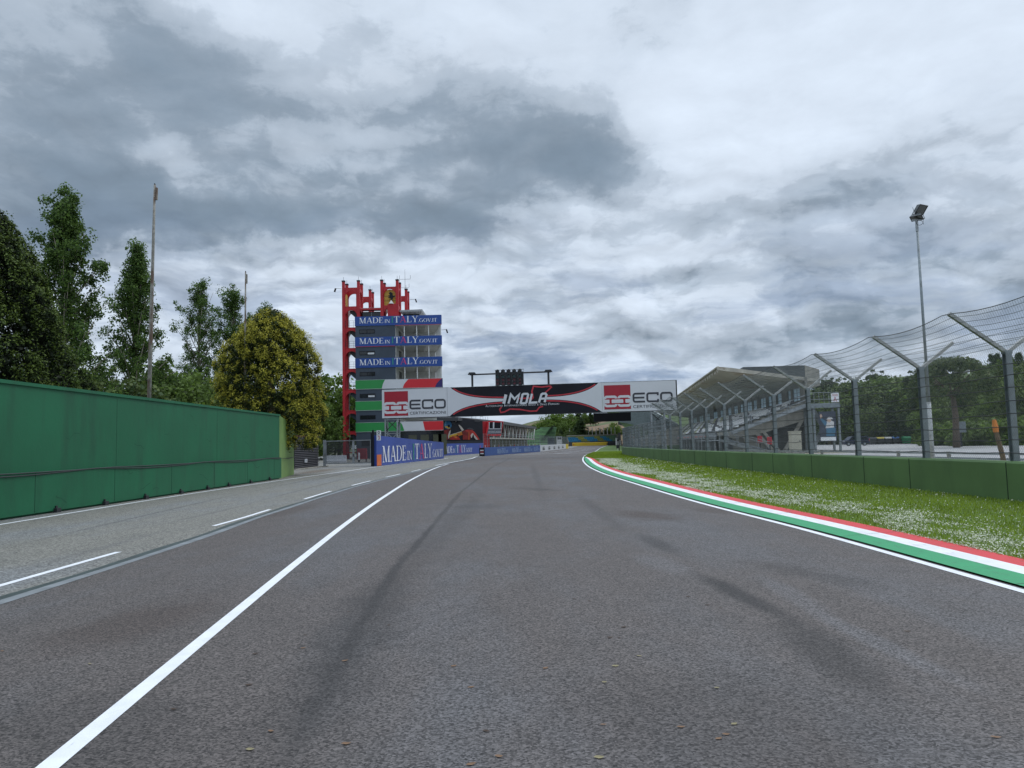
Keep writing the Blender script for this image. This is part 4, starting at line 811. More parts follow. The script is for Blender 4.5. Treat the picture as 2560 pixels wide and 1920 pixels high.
# ECO panels
m_eco = mat('charcoal_lettering', (.04,.043,.055), .5)
def eco(x0, x1, ex0, ex1, dy):
    mb = MB(); (a0, b1) = gm(x0, 217+dy); (a1, b0) = gm(x1, 388+dy); b1 = .93*GH; b0 = .07*GH if dy == 0 else .08*GH; b1 = .93*GH if dy == 0 else .90*GH
    fr.poly(mb, q4(a0, b0, a1, b1), M_CRIM, 1); w_ = a1-a0; h = b1-b0; cy = b0+h*.33; r = h*.19
    for (l, r_) in ((.03, .45), (.55, .97)): fr.stroke(mb, rrect(a0+w_*l, cy-r, a0+w_*r_, cy+r, .22), .16*h/1.6, M_SIGNW, 2, True)
    fr.poly(mb, q4(a0+w_*.02, cy-.13*h*.8, a0+w_*.12, cy+.13*h*.8), M_CRIM, 3); fr.poly(mb, q4(a0+w_*.88, cy-.13*h*.8, a0+w_*.98, cy+.13*h*.8), M_CRIM, 3)
    fr.poly(mb, rrect(a0+w_*.25, cy-.115*h, a0+w_*.75, cy+.115*h, .1), M_CRIM, 4); fr.poly(mb, rrect(a0+w_*.28, cy-.075*h, a0+w_*.72, cy+.075*h, .08), M_SIGNW, 5)
    for s_ in (0, .80): fr.poly(mb, rrect(a0+w_*(s_), cy-.075*h, a0+w_*(s_+.20), cy+.075*h, .05), M_SIGNW, 5)
    mb.build('chain_logo', gan)
    mb = MB(); e0, e1 = gm(ex0, 300)[0], gm(ex1, 300)[0]; lw = (e1-e0)/3.24; hb, ht = .285*GH, .615*GH; sw = .2; hw = sw/2
    for i, c in enumerate('ECO'):
        l = e0+i*lw*1.12+hw; r_ = l+lw-sw; rr = .22; bt, tp = hb+hw, ht-hw
        if c == 'O': fr.stroke(mb, rrect(l, bt, r_, tp, .26), sw*1.1, m_eco, 2, True)
        else:
            fr.stroke(mb, [(r_+hw, tp)]+arcp(l+rr, tp-rr, rr, rr, 90, 180, 5)+arcp(l+rr, bt+rr, rr, rr, 180, 270, 5)+[(r_+hw, bt)], sw*1.1, m_eco, 2)
            if c == 'E': fr.stroke(mb, [(l, (bt+tp)/2), (r_+hw*.3, (bt+tp)/2)], sw, m_eco, 3)
            else:
                fr.stroke(mb, [(r_, tp), (r_, tp-.26)], sw*1.05, m_eco, 3); fr.stroke(mb, [(r_, bt), (r_, bt+.26)], sw*1.05, m_eco, 3)
    sans(fr, mb, 'CERTIFICAZIONI', e0+.02, .10*GH, e1-e0-.05, .10*GH, m_eco, 2); mb.build('lettering', gan)
eco(114, 284, 295, 552, 0); eco(1648, 1826, 1840, 2106, -55)
# white bow-tie areas, red curves
def bez(p0, p1, p2, p3, n=18): return [tuple((1-t)**3*np.array(p0)+3*(1-t)**2*t*np.array(p1)+3*(1-t)*t*t*np.array(p2)+t**3*np.array(p3)) for t in np.linspace(0, 1, n)]
m_rl2 = mat('coral_red_line', (.47,.03,.045), .45)
mb = MB()
up = bez(gm(585,190), gm(650,245), gm(740,268), gm(960,266)); lo = bez(gm(580,388), gm(640,330), gm(760,296), gm(950,285))
fr.poly(mb, [(xs1+.02, .02), *[p for p in lo], *[p for p in up[::-1]], (xs1+.02, GH-.02)], M_SIGNW, 1); mb.build('white_field', gan); mb = MB()
up2 = bez(gm(1255,254), gm(1420,252), gm(1560,215), gm(1613,153)); lo2 = bez(gm(1250,271), gm(1440,268), gm(1560,300), gm(1625,352))
fr.poly(mb, [*lo2, (xs2-.02, .02), (xs2-.02, GH-.02), *up2[::-1]], M_SIGNW, 1)
mb.build('white_field', gan)
mb = MB()
for c, s_ in ((up, .16), (lo, -.16), (up2, .16), (lo2, -.16)): fr.stroke(mb, [(p[0], p[1]+s_) for p in c if .09 < p[1]+s_ < GH-.09], .15, m_rl2, 2)
trk = [(945,322),(930,340),(938,362),(965,357),(1000,338),(1070,340),(1140,352),(1185,350),(1205,325),(1230,318)]
fr.stroke(mb, gq(trk), .17, m_rl2, 2)
trk2 = [(1065,265),(1140,262),(1152,270),(1164,258),(1156,215),(1168,180),(1190,182),(1225,185),(1283,178),(1291,186),(1270,205),(1250,222),(1255,240)]
fr.stroke(mb, gq(trk2), .17, m_rl2, 2); mb.build('red_track_outline', gan)
mb = MB(); L_ = 4
def il(l, w_=.30): fr.stroke(mb, gq(l), w_, M_SIGNW, L_)
il([(959,301),(976,238)], .36); fr.stroke(mb, gq([(992,300),(1010,238),(1035,268),(1068,236),(1050,298)]), .26, M_SIGNW, 5)
fr.stroke(mb, gq([(1077,295),(1091,238),(1099,233),(1124,232),(1130,238),(1117,290),(1108,297),(1083,298)]), .26, M_SIGNW, 5, True)
fr.stroke(mb, gq([(1156,232),(1139,294),(1192,291)]), .26, M_SIGNW, 5); fr.stroke(mb, gq([(1203,292),(1221,237),(1230,231),(1250,230),(1256,238),(1242,290)]), .26, M_SIGNW, 5); fr.stroke(mb, gq([(1214,266),(1246,264)]), .24, M_SIGNW, 6)
mb.build('imola_lettering', gan)
mb = MB(); xx = 832.; 
for wd, w_ in (('A',15),('UTODROMO',107),(' ',9),('I',6),('NTERNAZIONALE',153),(' ',9),('E',14),('NZO',37),(' ',9),('E',11),(' ',8),('D',14),('INO',36),(' ',8),('F',14),('ERRARI',60)):
    if wd != ' ':
        big = len(wd) == 1 and not (wd == 'E' and w_ == 11); a0, b0 = gm(xx, 325-(xx-832)*.0365+0); a1, _ = gm(xx+w_-1.5, 325); sans(fr, mb, wd, a0, b0, a1-a0, .27 if big else .2, M_SIGNW, 4)
    xx += w_
mb.build('subtitle_lettering', gan)
# support lattice, light bar and screen
def lattice(sx0, name='support_lattice'):
    mb = MB(); pts = [fr(sx0, 0, -.15), fr(sx0+1.55, 0, -.15), fr(sx0+1.55, 0, -1.2), fr(sx0, 0, -1.2)]
    for p in pts: mb.beam((p[0], p[1], 0), (p[0], p[1], GZ), .16, .16, M_GREY)
    for i in range(4):
        a, b = pts[i], pts[(i+1) % 4]
        for k in range(3):
            zA, zB = 1.7*k+.2, 1.7*k+1.7; mb.beam((a[0], a[1], zA), (b[0], b[1], zB), .09, .09, M_GREY if k % 2 else M_DARK); mb.beam((a[0], a[1], zB), (b[0], b[1], zB), .08, .08, M_GREY)
    mb.build(name, gan)
lattice(.35); lattice(gL-3.)
sl = thing('start_lights', 'row of five black start light columns on a bar on top of the gantry', 'signal lights', tuple(fr(14.5, GH, -.3)))
mb = MB(); pl_, pr_ = gm(740,180)[0], gm(1272,155)[0]
mb.tube([fr(pl_, GH, -.3), fr(pl_, GH+1.6, -.3)], .13, M_DARK, 10); mb.tube([fr(pr_, GH, -.3), fr(pr_, GH+1.6, -.3)], .13, M_DARK, 10); mb.tube([fr(pl_-.3, GH+1.55, -.3), fr(pr_+.3, GH+1.58, -.3)], .10, M_DARK, 10); mb.build('mast', sl)
for p_ in (pl_, pr_): mb = MB(); mb.prism([fr(p_-.52, GH+1.55, .0), fr(p_+.52, GH+1.55, .0), fr(p_+.34, GH+1.82, .0), fr(p_-.34, GH+1.82, .0)], fr.en*-.6, M_DARK); mb.build('mast_cap', sl)
l0, l1 = gm(903,110)[0], gm(1098,110)[0]; mb = MB()
for z in (.12, 2.0): mb.beam(fr(l0-.05, GH+z, -.25), fr(l1+.1, GH+z, -.25), .08, .06, M_GREY)
for k in range(6): mb.beam(fr(l0+(l1-l0)*k/5+.02, GH+.1, -.25), fr(l0+(l1-l0)*k/5+.02, GH+2.0, -.25), .06, .06, M_SIGNW)
mb.build('back_frame', sl)
m_lr = mat('unlit_red_lens', (.10,.012,.022), .25, .1); m_lg = mat('unlit_green_lens', (.008,.05,.05), .25, .1); m_lk = mat('dark_lens', (.015,.015,.018), .25)
cw = (l1-l0)/5
for k in range(5):
    c = l0+cw*(k+.5)-.04; mb = MB(); mb.prism([fr(c-.22, GH+.05, .12), fr(c+.22, GH+.05, .12), fr(c+.22, GH+1.95, .12), fr(c-.22, GH+1.95, .12)], fr.en*-.34, M_DARK); mb.tube([fr(c, GH+1.95, -.05), fr(c, GH+2.05, -.05)], .12, M_DARK, 8)
    for j in range(4):
        zc = GH+.30+.44*j; aa = arcp(c, zc+.02, .20, .20, 10, 170, 8)
        mb.add([fr(x, y, .12) for x, y in aa]+[fr(x, y-.03, .30) for x, y in aa], [(i, i+1, 10+i-1+0, 10+i-2+0) if False else (i, i+1, len(aa)+i+1, len(aa)+i) for i in range(len(aa)-1)], M_DARK)
    mb.prism([fr(c+.23, GH+.08, .0), fr(c+.43, GH+.08, .0), fr(c+.43, GH+1.7, .0), fr(c+.23, GH+1.7, .0)], fr.en*-.2, M_DARK); h_ = mb.build('housing', sl)
    for j in range(4): zc = GH+.30+.44*j; mb = MB(); mb.poly([fr(x, y, .128) for x, y in arcp(c, zc, .165, .165, 0, 360, 16)[:-1]], (m_lr, m_lr, m_lg, m_lk)[j]); mb.build('lens', h_)
x0_, x1_ = gm(1572,355)[0], gm(1824,355)[0]
scn = thing('display_screen', 'unlit black display screen hanging under the right part of the gantry', 'screen', tuple(fr((x0_+x1_)/2, -1.15, -.2)))
mb = MB(); mb.prism([fr(x0_, -1.17, -.05), fr(x1_, -1.17, -.05), fr(x1_, -.12, -.05), fr(x0_, -.12, -.05)], fr.en*-.3, M_BLACK); mb.build('housing', scn)
mb = MB(); mb.poly([fr(x0_+.06, -1.11, -.042), fr(x1_-.06, -1.11, -.042), fr(x1_-.06, -.18, -.042), fr(x0_+.06, -.18, -.042)], mat('screen_face', (.004,.004,.006), .6, spec=.15)); mb.build('face', scn)
# ------------------------------------------------------------------ control tower
TY = 118.
def T(zx, zy, Y=TY): return P(820+zx/3.456, 680+zy/3.456, Y)
TX0, TXM, TX1 = -24.33, -18.1, -10.85
tw = thing('control_tower', 'tall race control tower in slate grey with blue lettered bands and red arcaded corner turrets', 'tower', (-18, 122, 0))
foot = [(TX0, TY), (TXM, TY), (TXM, TY+11), (TX0, TY+11)]
mb = MB(); mb.prism([(x, y, 0) for x, y in foot], (0,0,22.12), M_SLATE); mb.build('stair_core', tw)
M_SOFF = mat('white_soffit', (.55,.55,.53), .7, .06, .5); M_INW = mat('white_inner_wall', (.62,.62,.60), .7, .05)
rf = [(TXM, TY+.02), (TX1-.02, TY+.02), (TX1-1.9, TY+10), (TXM, TY+10)]
bands = [(20.71,22.18),(17.47,18.93),(14.11,15.6),(10.75,12.2),(7.42,8.9),(4.1,5.57)]
for k, (z0, z1) in enumerate(bands):
    mb = MB(); mb.prism([(x, y, z0+.02) for x, y in rf], (0,0,.3), M_SOFF); f_ = mb.build('floor_slab', tw)
    mb = MB()
    for j in range(5):
        y = TY+1.6+1.5*j; mb.box(TXM+2.9-.25*j, TXM+4.6-.25*j, y, y+.28, z0+.0, z0+.019, M_DARK)
    mb.build('soffit_strip', f_)
mb = MB(); mb.box(TXM+.001, TXM+.03, TY+.1, TY+10, 0.5, 22, M_INW); mb.box(TXM+.03, TX1-1.9, TY+8.9, TY+9.1, 6, 22, M_INW); mb.build('inner_wall', tw)
for k, (z0, z1) in enumerate(bands[:4]):
    zt = z0; zb = bands[k+1][1] if k < 5 else 0
    mb = MB(); mb.box(TXM+.031, TXM+.06, TY+3.6, TY+6.2, zb, zt-.3, M_GLASS); mb.build('balcony_door', tw)
    for x in (-16.68, -14.74, -12.88, -10.98):
        mb = MB(); mb.box(x-.07, x+.07, TY+.1, TY+.24, zb-.02, zt+.1, M_INW); mb.build('balcony_post', tw)
    for j in range(1, 8):
        x = TX1-.12-1.85*j/8; y = TY+.2+9.4*j/8; mb = MB(); mb.box(x-.06, x+.06, y-.06, y+.06, zb-.02, zt+.1, M_INW); mb.build('balcony_post', tw)
for k, (z0, z1) in enumerate(bands):
    blue = k < 3; mb = MB(); xl = TX0-.06; xr = TX1+.03
    mb.box(xl, xr, TY-.08, TY+.015, z0, z1, M_BLUE if blue else M_GRNV); mb.box(xr-.1, xr, TY+.015, TY+.5, z0, z1, M_BLUE if blue else M_BLACK)
    b_ = mb.build('facade_band', tw); f2 = Frame((xl, TY-.083, z0), (1,0,0), (0,0,1)); f2.step = .006; mb = MB(); h = z1-z0; Wd = xr-xl
    def bx(zx): return (zx-235)/(977-235)*Wd
    if blue:
        serif(f2, mb, bx(272), .27*h, bx(940)-bx(272), .60*h, MADE); fr_ = mb.build('lettering', b_)
        if k == 1 or k == 0: mb = MB(); f2.poly(mb, q4(0 if k else bx(580), -.07, Wd if k == 0 else bx(580), 0), m_rl2, 0); mb.build('red_edge', b_)
    else:
        if k == 3: bd = [(462, 490, M_SIGNW), (640, 690, M_REDV), (915, 975, mat('navy_vinyl', (.03,.02,.13), .5))]
        else: bd = [(648, 605, M_SIGNW), (822, 805, M_REDV)]
        for j, (xb_, xt_, m_) in enumerate(bd):
            cv = [(bx(xb_+(xt_-xb_)*(t**1.8 if k == 3 else 1-(1-t)**.5 if j == 0 else t)), h*t) for t in np.linspace(0, 1, 9)]
            f2.poly(mb, cv+[(Wd, h), (Wd, 0)], m_, 1+j)
        mb.build('flag_stripe', b_)
        mb = MB(); f2.poly(mb, q4(0, h-.03, Wd, h), M_SIGNW, 5); f2.poly(mb, q4(0, 0, Wd, .04), M_SIGNW, 5); mb.build('edge_trim', b_)
for k, zt in enumerate((20.13, 16.75, 13.45, 10.05, 6.7)):
    mb = MB(); x0, x1 = -23.7, -21.3; mb.box(x0, x1, TY-.05, TY+.002, zt-.62, zt, M_BLACK); w_ = mb.build('window', tw)
    mb = MB(); mb.box(x0+.07, (x0+x1)/2-.05, TY-.058, TY-.05, zt-.55, zt-.1, M_GLASS); mb.box((x0+x1)/2+.05, x1-.07, TY-.058, TY-.05, zt-.55, zt-.1, M_GLASS if k % 2 == 0 else M_DARK)
    if k % 2: mb.box(x1-1.1 if k < 4 else x0+.1, x1-.1 if k < 4 else x0+1.1, TY-.066, TY-.058, zt-.55, zt-.28, M_SIGNW)
    mb.build('pane', w_)
mb = MB(); mb.box(-23.5, -21., TY-.05, TY+.002, 1.9, 2.9, M_BLACK); mb.build('window', tw)
mb = MB(); mb.box(TXM, TX1, TY+.6, TY+.8, 0, 4.08, M_GLASS); 
mb.build('ground_glazing', tw); 
for zx in (690, 795, 905, 950):
    x = T(zx, 1400)[0]; mb = MB(); mb.box(x, x+1.3, TY+.55, TY+.6, .3, 3.5, mat('tinted_glass', (.10,.105,.07), .15, .1)); mb.build('glass_panel', tw)
# red turrets with arches
def archwall(mb, f, W_, z0, z1, ax0, ax1, az0, az1, t, m, n=12):
    """wall with an arched opening; f(x, z, d) -> point"""
    r = (ax1-ax0)/2; cx = (ax0+ax1)/2; sp = az1-min(r, (az1-az0)*.6); ry = az1-sp
    off = np.array(f(0, 0, t))-np.array(f(0, 0, 0))
    def pr(l): mb.prism([f(x, z, 0) for x, z in l], off, m)
    pr(q4(0, z0, ax0, z1)); pr(q4(ax1, z0, W_, z1)); 
    if az0 > z0+.02: pr(q4(ax0, z0, ax1, az0))
    a = [(cx+r*math.cos(R_(180*k/n)), sp+ry*math.sin(R_(180*k/n))) for k in range(n+1)]
    for k in range(n): pr([a[k+1], a[k], (a[k][0], z1), (a[k+1][0], z1)])
def turret(x0, x1, y0, y1, zb, zr, zt, storeys, name):
    o = thing_part(name)
    pw_ = .42; mb = MB()
    for x in (x0, x1-pw_):
        for y in (y0, y1-pw_):
            mb.box(x, x+pw_, y, y+pw_, zb, zt-.22, M_RED); mb.box(x-.04, x+pw_+.04, y-.04, y+pw_+.04, zt-.22, zt, M_DARK); mb.tube([(x+pw_/2, y+pw_/2, zt), (x+pw_/2, y+pw_/2, zt+.6)], .022, M_DARK, 4)
    Wd, Dp = x1-x0-2*pw_, y1-y0-2*pw_
    faces = [(lambda x, z, d: (x0+pw_+x, y0+.1+d, z), Wd, M_RED), (lambda x, z, d: (x0+pw_+x, y1-.1-d, z), Wd, M_RED), (lambda x, z, d: (x0+.1+d, y0+pw_+x, z), Dp, M_RED), (lambda x, z, d: (x1-.1-d, y0+pw_+x, z), Dp, M_RED)]
    for (z0, z1, a0, a1) in storeys:
        for i, (f, W_, m_) in enumerate(faces): archwall(mb, f, W_, z0, z1, .06, W_-.06, a0, a1, .2, M_INW if (i in (1,) and z1 < 23.9) else m_)
    mb.build('shell', o); return o
def thing_part(nm):
    o = bpy.data.objects.new(nm, None); COL.objects.link(o); o.parent = tw; return o
YT0, YT1 = TY+.35, TY+3.2
st1 = [(23.75, 26.95, 23.95, 26.45)]+[(20.45-3.26*i, 23.75-3.26*i if i else 23.75, 20.6-3.26*i, 23.36-3.26*i) for i in range(7)]
st1 = [(max(0., a), b, max(0., c), d) for a, b, c, d in st1]
t1 = turret(-26.47, -23.68, YT0, YT1, 0, 26.9, 28.1, st1, 'turret')
for i in range(7):
    zb = 20.6-3.26*i
    mb = MB(); zf = zb
    if zf > 0:
        mb.box(-26.2, -23.9, YT0+.3, YT1-.3, zf-.16, zf-.02, M_INW); mb.prism([(-25.35, YT0+.6, zf+2.75), (-24., YT0+.6, zf+2.75), (-24., YT0+.6, zf+1.15), (-25.35, YT0+.6, zf+2.4)], (0,1.,0), M_DARK if i < 3 else M_SLATE); mb.build('stair_flight', t1)
        mb = MB()
        for z in (.35,.7,1.05): mb.beam((-26.05, YT0+.08, zf+z), (-24.1, YT0+.08, zf+z), .03, .03, M_DARK)
        for x in np.arange(-26., -24, .65): mb.beam((x, YT0+.08, zf), (x, YT0+.08, zf+1.05), .03, .03, M_DARK)
        mb.build('railing', t1)
mb = MB(); mb.prism([(-26.1, YT0+.5, 24.), (-26.1, YT1-.6, 24.), (-26.1, YT1-.6, 26.1), (-26.1, YT0+.5, 26.1)], (.06,0,0), M_DRED); mb.build('ochre_panel', t1)
t2 = turret(-20.42, -17.55, YT0, YT1, 22.1, 26.9, 28.1, [(23.75, 26.95, 23.98, 26.6), (22.1, 23.75, 22.1, 23.6)], 'turret')
mb = MB(); n_ = 14; arc = [(-20.42+.55+.0, 23.98), (-17.55-.55, 23.98)]+[(-18.985+.885*math.cos(R_(180*k/n_)), 25.72+.85*math.sin(R_(180*k/n_))) for k in range(n_+1)]
mb.prism([(x, YT0+.45, z) for x, z in arc], (0,.06,0), M_DRED)
for z in (24.75, 25.5): mb.box(-19.85, -18.12, YT0+.42, YT0+.45, z-.02, z+.02, M_DARK)
mb.box(-19., -18.96, YT0+.42, YT0+.45, 24, 26.4, M_DARK); mb.build('ochre_panel', t2)
for (zxl, zxr, zyt, nm) in ((340, 398, 178, 'a'), (662, 703, 172, 'b')):
    Yb_ = TY+13; xl = T(zxl, 200, Yb_)[0]-1.4; xr = T(zxr, 200, Yb_)[0]; zt_ = T(zxl, zyt, Yb_)[1]; turret(xl, xr, Yb_-2.8, Yb_, 22.1, zt_-1.2, zt_, [(23.3, zt_-1.25, 23.5, zt_-1.75)], 'turret')
mb = MB(); mb.box(-23.6, -20.5, TY+1.5, TY+1.6, 22.12, 23.2, M_GLASS); mb.box(-22.1,-22.0,TY+1.45,TY+1.5,22.15,23.2,M_GREY); mb.build('roof_glazing', tw)
mb = MB(); pz = T(300, 318)[1]; mb.box(-23.6, -20.45, TY+.4, TY+.55, pz-.12, pz+.12, M_RED); mb.box(-23.6, -20.45, TY+2.6, TY+2.8, pz+.1, pz+.35, M_RED)
for k in range(6): x = -23.5+.6*k; mb.beam((x, TY+.5, pz), (x, TY+2.7, pz+.2), .12, .14, M_RED)
mb.box(-23.5, -20.5, TY+.6, TY+2.6, pz+.2, pz+.23, M_INW); mb.build('pergola', tw)
z_c = T(700, 335)[1]; mb = MB(); mb.prism([(-17.4, TY+.4, z_c-.05), (-13.9, TY+.4, z_c-.05), (-13.85, TY+.4, z_c+.28), (-17.4, TY+.4, z_c+.2)], (0,6,0), mat('canopy_zinc', (.36,.37,.38), .5, .08)); mb.box(-17.3,-14.6,TY+3,TY+3.2,22.1,z_c-.06,M_GLASS); mb.beam((-14.1,TY+1,z_c-.1),(-15,TY+2.9,22.2),.1,.1,M_GREY); mb.build('roof_canopy', tw)
mb = MB(); mb.box(-19.25, -17.55, TY-.02+.1, YT0-.02, 22.1, 24.15, M_RED); mb.build('pedestal', tw)
# prancing horse, a black silhouette figure on a white foot
hs_ = [(0,0),(.10,.02),(.16,.22),(.30,.42),(.36,.62),(.30,.72),(.42,.70),(.52,.82),(.62,.78),(.66,.9),(.60,1.02),(.5,1.04),(.42,.92),(.34,1.0),(.30,1.12),(.32,1.26),(.26,1.42),(.10,1.52),(-.06,1.50),(-.02,1.60),(-.10,1.55),(-.22,1.48),(-.34,1.30),(-.28,1.24),(-.14,1.30),(-.10,1.18),(-.22,1.06),(-.40,1.04),(-.52,.92),(-.44,.86),(-.36,.94),(-.22,.92),(-.26,.82),(-.46,.72),(-.42,.64),(-.28,.72),(-.10,.62),(-.02,.48),(.08,.34),(.02,.18),(-.10,.04)]
hx, hz = -18.75, 24.45; ht = thing('horse_statue', 'black rearing horse figure on a white cone before the ochre tower arch', 'statue', (hx, TY+.2, hz-.35))
mb = MB(); mb.prism([(hx+.95*a, TY+.22, hz+1.02*b) for a, b in hs_], (0,.12,0), M_BLACK); mb.build('horse', ht)
mb = MB(); mb.tube([(hx+.05, TY+.25, 24.16), (hx+.05, TY+.25, 24.7)], [.42, .08], M_INW, 10); mb.build('foot', ht)
# masts and lamps on the tower
ax, az_ = T(670, 172, TY+13); an = thing('antenna_mast', 'thin grey antenna mast with two forked arms on the back right turret of the tower', 'antenna', (ax, TY+12.5, az_))
_, ztop = T(668, -18, TY+13); mb = MB(); mb.tube([(ax, TY+12.5, az_-.2), (ax, TY+12.5, ztop)], [.035, .015], M_DARK, 6); mb.build('mast', an)
for zf, wv_ in ((.80, .95), (.18, .70)):
    z = az_+(ztop-az_)*zf*.62+.2; mb = MB(); mb.tube([(ax-wv_, TY+12.5, z+.7), (ax-wv_, TY+12.5, z+.12), (ax-wv_*.9, TY+12.5, z), (ax+wv_*.9, TY+12.5, z), (ax+wv_, TY+12.5, z+.12), (ax+wv_, TY+12.5, z+.7)], .025, M_DARK, 5); mb.build('arm', an)
for (zx0, zx1, zy, Yq, lab) in ((115, 65, 143, TY+.6, 'small lamp on an arm sticking out left of the tower top'), (705, 755, 238, TY+12, 'small lamp on an arm behind the roof canopy of the tower'), (980, 1022, 500, TY, 'small camera lamp on an arm at the top balcony corner')):
    x0, z0 = T(zx0, zy, Yq); x1, _ = T(zx1, zy, Yq); ln_ = thing('arm_lamp', lab, 'lamp', (x0, Yq, z0), 'lamps on arms on the tower'); mb = MB(); mb.tube([(x0, Yq+.1, z0), (x1, Yq+.1, z0+.05)], .03, M_DARK, 5); mb.build('arm', ln_)
    mb = MB(); s_ = 1 if x1 > x0 else -1; mb.beam((x1, Yq+.1, z0+.08), (x1+s_*.18, Yq+.1, z0-.5), .22, .22, M_DARK); mb.build('lamp_head', ln_)
# ------------------------------------------------------------------ pit building with mural
def z1p(x, y, Y): X_, Z_ = P(1090+x/10.05, 1020+y/10.05, Y); return X_, Z_
pb = thing('pit_building', 'long low pit building with slanted white columns and a racing car mural on its end', 'building', (-4, 175, 0))
A_, B2 = np.array([-14.2, 156.]), np.array([-6.35, 159.5]); e = B2-A_; Lm = np.linalg.norm(e); e /= Lm; fm = Frame((A_[0], A_[1], 0), (e[0], e[1], 0), (0,0,1)); fm.step = .01
def mp_(x, y):   # zoomed mural pixels -> wall coordinates
    d = ray(1090+x/10.05, 1020+y/10.05); nrm = np.array([-e[1], e[0]]); t = (A_@nrm)/(d[:2]@nrm); p = d[:2]*t; return float((p-A_)@e), float(H+d[2]*t)
ztl, ztr = mp_(200,262)[1], mp_(1150,325)[1]
mb = MB(); mb.prism([fm(-.6,0,-.03), fm(Lm,0,-.03), fm(Lm,ztr,-.03), fm(Lm*.25,ztl+.3,-.03), fm(-.6,ztl-.1,-.03)], fm.en*-.4, mat('mural_night_black', (.008,.009,.015), .5, .3, .3)); mw = mb.build('mural_wall', pb)
mr_ = mat('mural_dark_red', (.20,.015,.012), .5, .45, .9); mr2 = mat('mural_bright_red', (.42,.03,.02), .5, .25, .9); my = mat('mural_yellow', (.62,.38,.03), .5, .2, 1.2); mo = mat('mural_orange', (.55,.16,.02), .5, .2); mw_ = mat('mural_cream', (.55,.5,.44), .5, .15); mbl = mat('mural_blue', (.03,.16,.33), .5, .3, 1.5); mgr = mat('mural_grey', (.06,.06,.065), .5, .4, .8)
mb = MB()
def mpoly(l, m_): fm.poly(mb, [mp_(*p) for p in l], m_)
mpoly([(380,240),(480,225),(520,330),(470,420),(400,400)], mgr); mpoly(arcp(300,425,95,105,0,360,20)[:-1], mbl); mpoly([(215,470),(300,520),(360,515),(340,470),(260,450)], my); mpoly(arcp(320,455,32,34,0,360,12)[:-1], M_BLACK); mpoly([(225,330),(260,335),(250,440),(222,440)], mat('mural_sky_blue', (.12,.36,.5), .5))
mpoly([(205,560),(300,530),(370,540),(330,600),(300,690),(310,770),(320,798),(205,798)], mr_); mpoly([(330,590),(370,545),(355,640),(320,770),(303,770),(300,690)], mw_)
mpoly([(325,690),(640,590),(650,640),(330,745)], my); mpoly([(520,640),(650,610),(665,670),(560,710)], mo); mpoly([(325,680),(640,580),(640,592),(325,695)], mw_)
mpoly([(340,760),(400,710),(480,690),(560,720),(610,798),(330,798)], mr2); mpoly([(420,720),(480,700),(540,740),(500,760)], mo)
mpoly([(555,420),(590,425),(650,490),(695,550),(650,585),(610,520)], mw_)
mpoly([(660,590),(740,550),(820,560),(810,798),(670,798)], mr_); mpoly([(720,560),(800,540),(900,550),(960,600),(1020,680),(1090,790),(1040,798),(960,690),(900,640),(860,700),(850,798),(810,798),(815,620)], mr2)
mpoly([(815,590),(826,592),(818,798),(808,798)], mo); mpoly([(860,690),(900,635),(935,640),(915,690),(880,760)], mw_); mpoly([(930,650),(985,710),(1050,795),(1000,798),(950,740)], mw_)
mpoly([(760,520),(840,495),(920,525),(950,560),(880,535),(800,530)], mgr); mpoly(arcp(1030,325,80,28,0,360,14)[:-1], mgr); mpoly([(470,320),(490,340),(515,320),(500,352),(480,350)], mw_)
mb.build('mural_painting', mw)
# roof slab, red control cabin, facade with columns
RE = [(-11.2,155.),(-2.4,188.),(8.,262.)]
def rz(k): return (7.45, 7.35, 7.4)[k]
mb = MB(); m_fas = mat('roof_fascia', (.06,.062,.068), .5, .1, .5)
vs_ = []
for (x, y), z in zip(RE, (7.45, 7.35, 7.4)): vs_ += [(x, y, z-.75), (x, y, z), (x-22, y+2.5, z+.1), (x-22, y+2.5, z-.3)]
mb.add(vs_, [(i*4+k, i*4+(k+1) % 4, (i+1)*4+(k+1) % 4, (i+1)*4+k) for i in range(2) for k in range(4)]+[(0,1,2,3),(11,10,9,8)], m_fas); mb.build('roof', pb)
mb = MB(); mb.prism([(-6.4,160.,0),(-5.0,160.8,0),(-5.0,160.8,6.6),(-6.4,160.,6.6)], (-1,8,0), M_RED); mb.build('red_wall', pb)
C = [z1p(*p, 160.) for p in ((1300,330),(1690,335),(1620,700),(1240,690))]
cb_ = MB(); ft = [(x, 160., z) for x, z in C]; bk = [(x, 164.5, z) for x, z in C]; cb_.add(ft+bk, [(3,2,1,0),(4,5,6,7),(0,1,5,4),(1,2,6,5),(2,3,7,6),(3,0,4,7)], M_REDV); cab = cb_.build('control_cabin', pb)
def cq_(l, y=159.97): return [(z1p(a, b, 160.)[0], y, z1p(a, b, 160.)[1]) for a, b in l]
mb = MB(); mb.prism(cq_([(1330,355),(1680,360),(1645,520),(1325,520)]), (0,.02,0), M_BLACK); mb.prism(cq_([(1430,356),(1468,356),(1462,522),(1430,522)], 159.95), (0,.015,0), M_SIGNW); mb.prism(cq_([(1322,515),(1650,515),(1650,530),(1322,530)], 159.95), (0,.015,0), M_SIGNW); mb.prism(cq_([(1630,360),(1648,360),(1640,520),(1622,520)], 159.95), (0,.015,0), M_SIGNW); mb.prism(cq_([(1330,355),(1348,355),(1342,520),(1325,520)], 159.95), (0,.015,0), M_SIGNW); mb.build('window', cab)
mb = MB(); mb.prism(cq_([(1310,530),(1650,530),(1635,650),(1280,660)]), (0,.02,0), mat('cabin_grey_panel', (.12,.125,.15), .5))
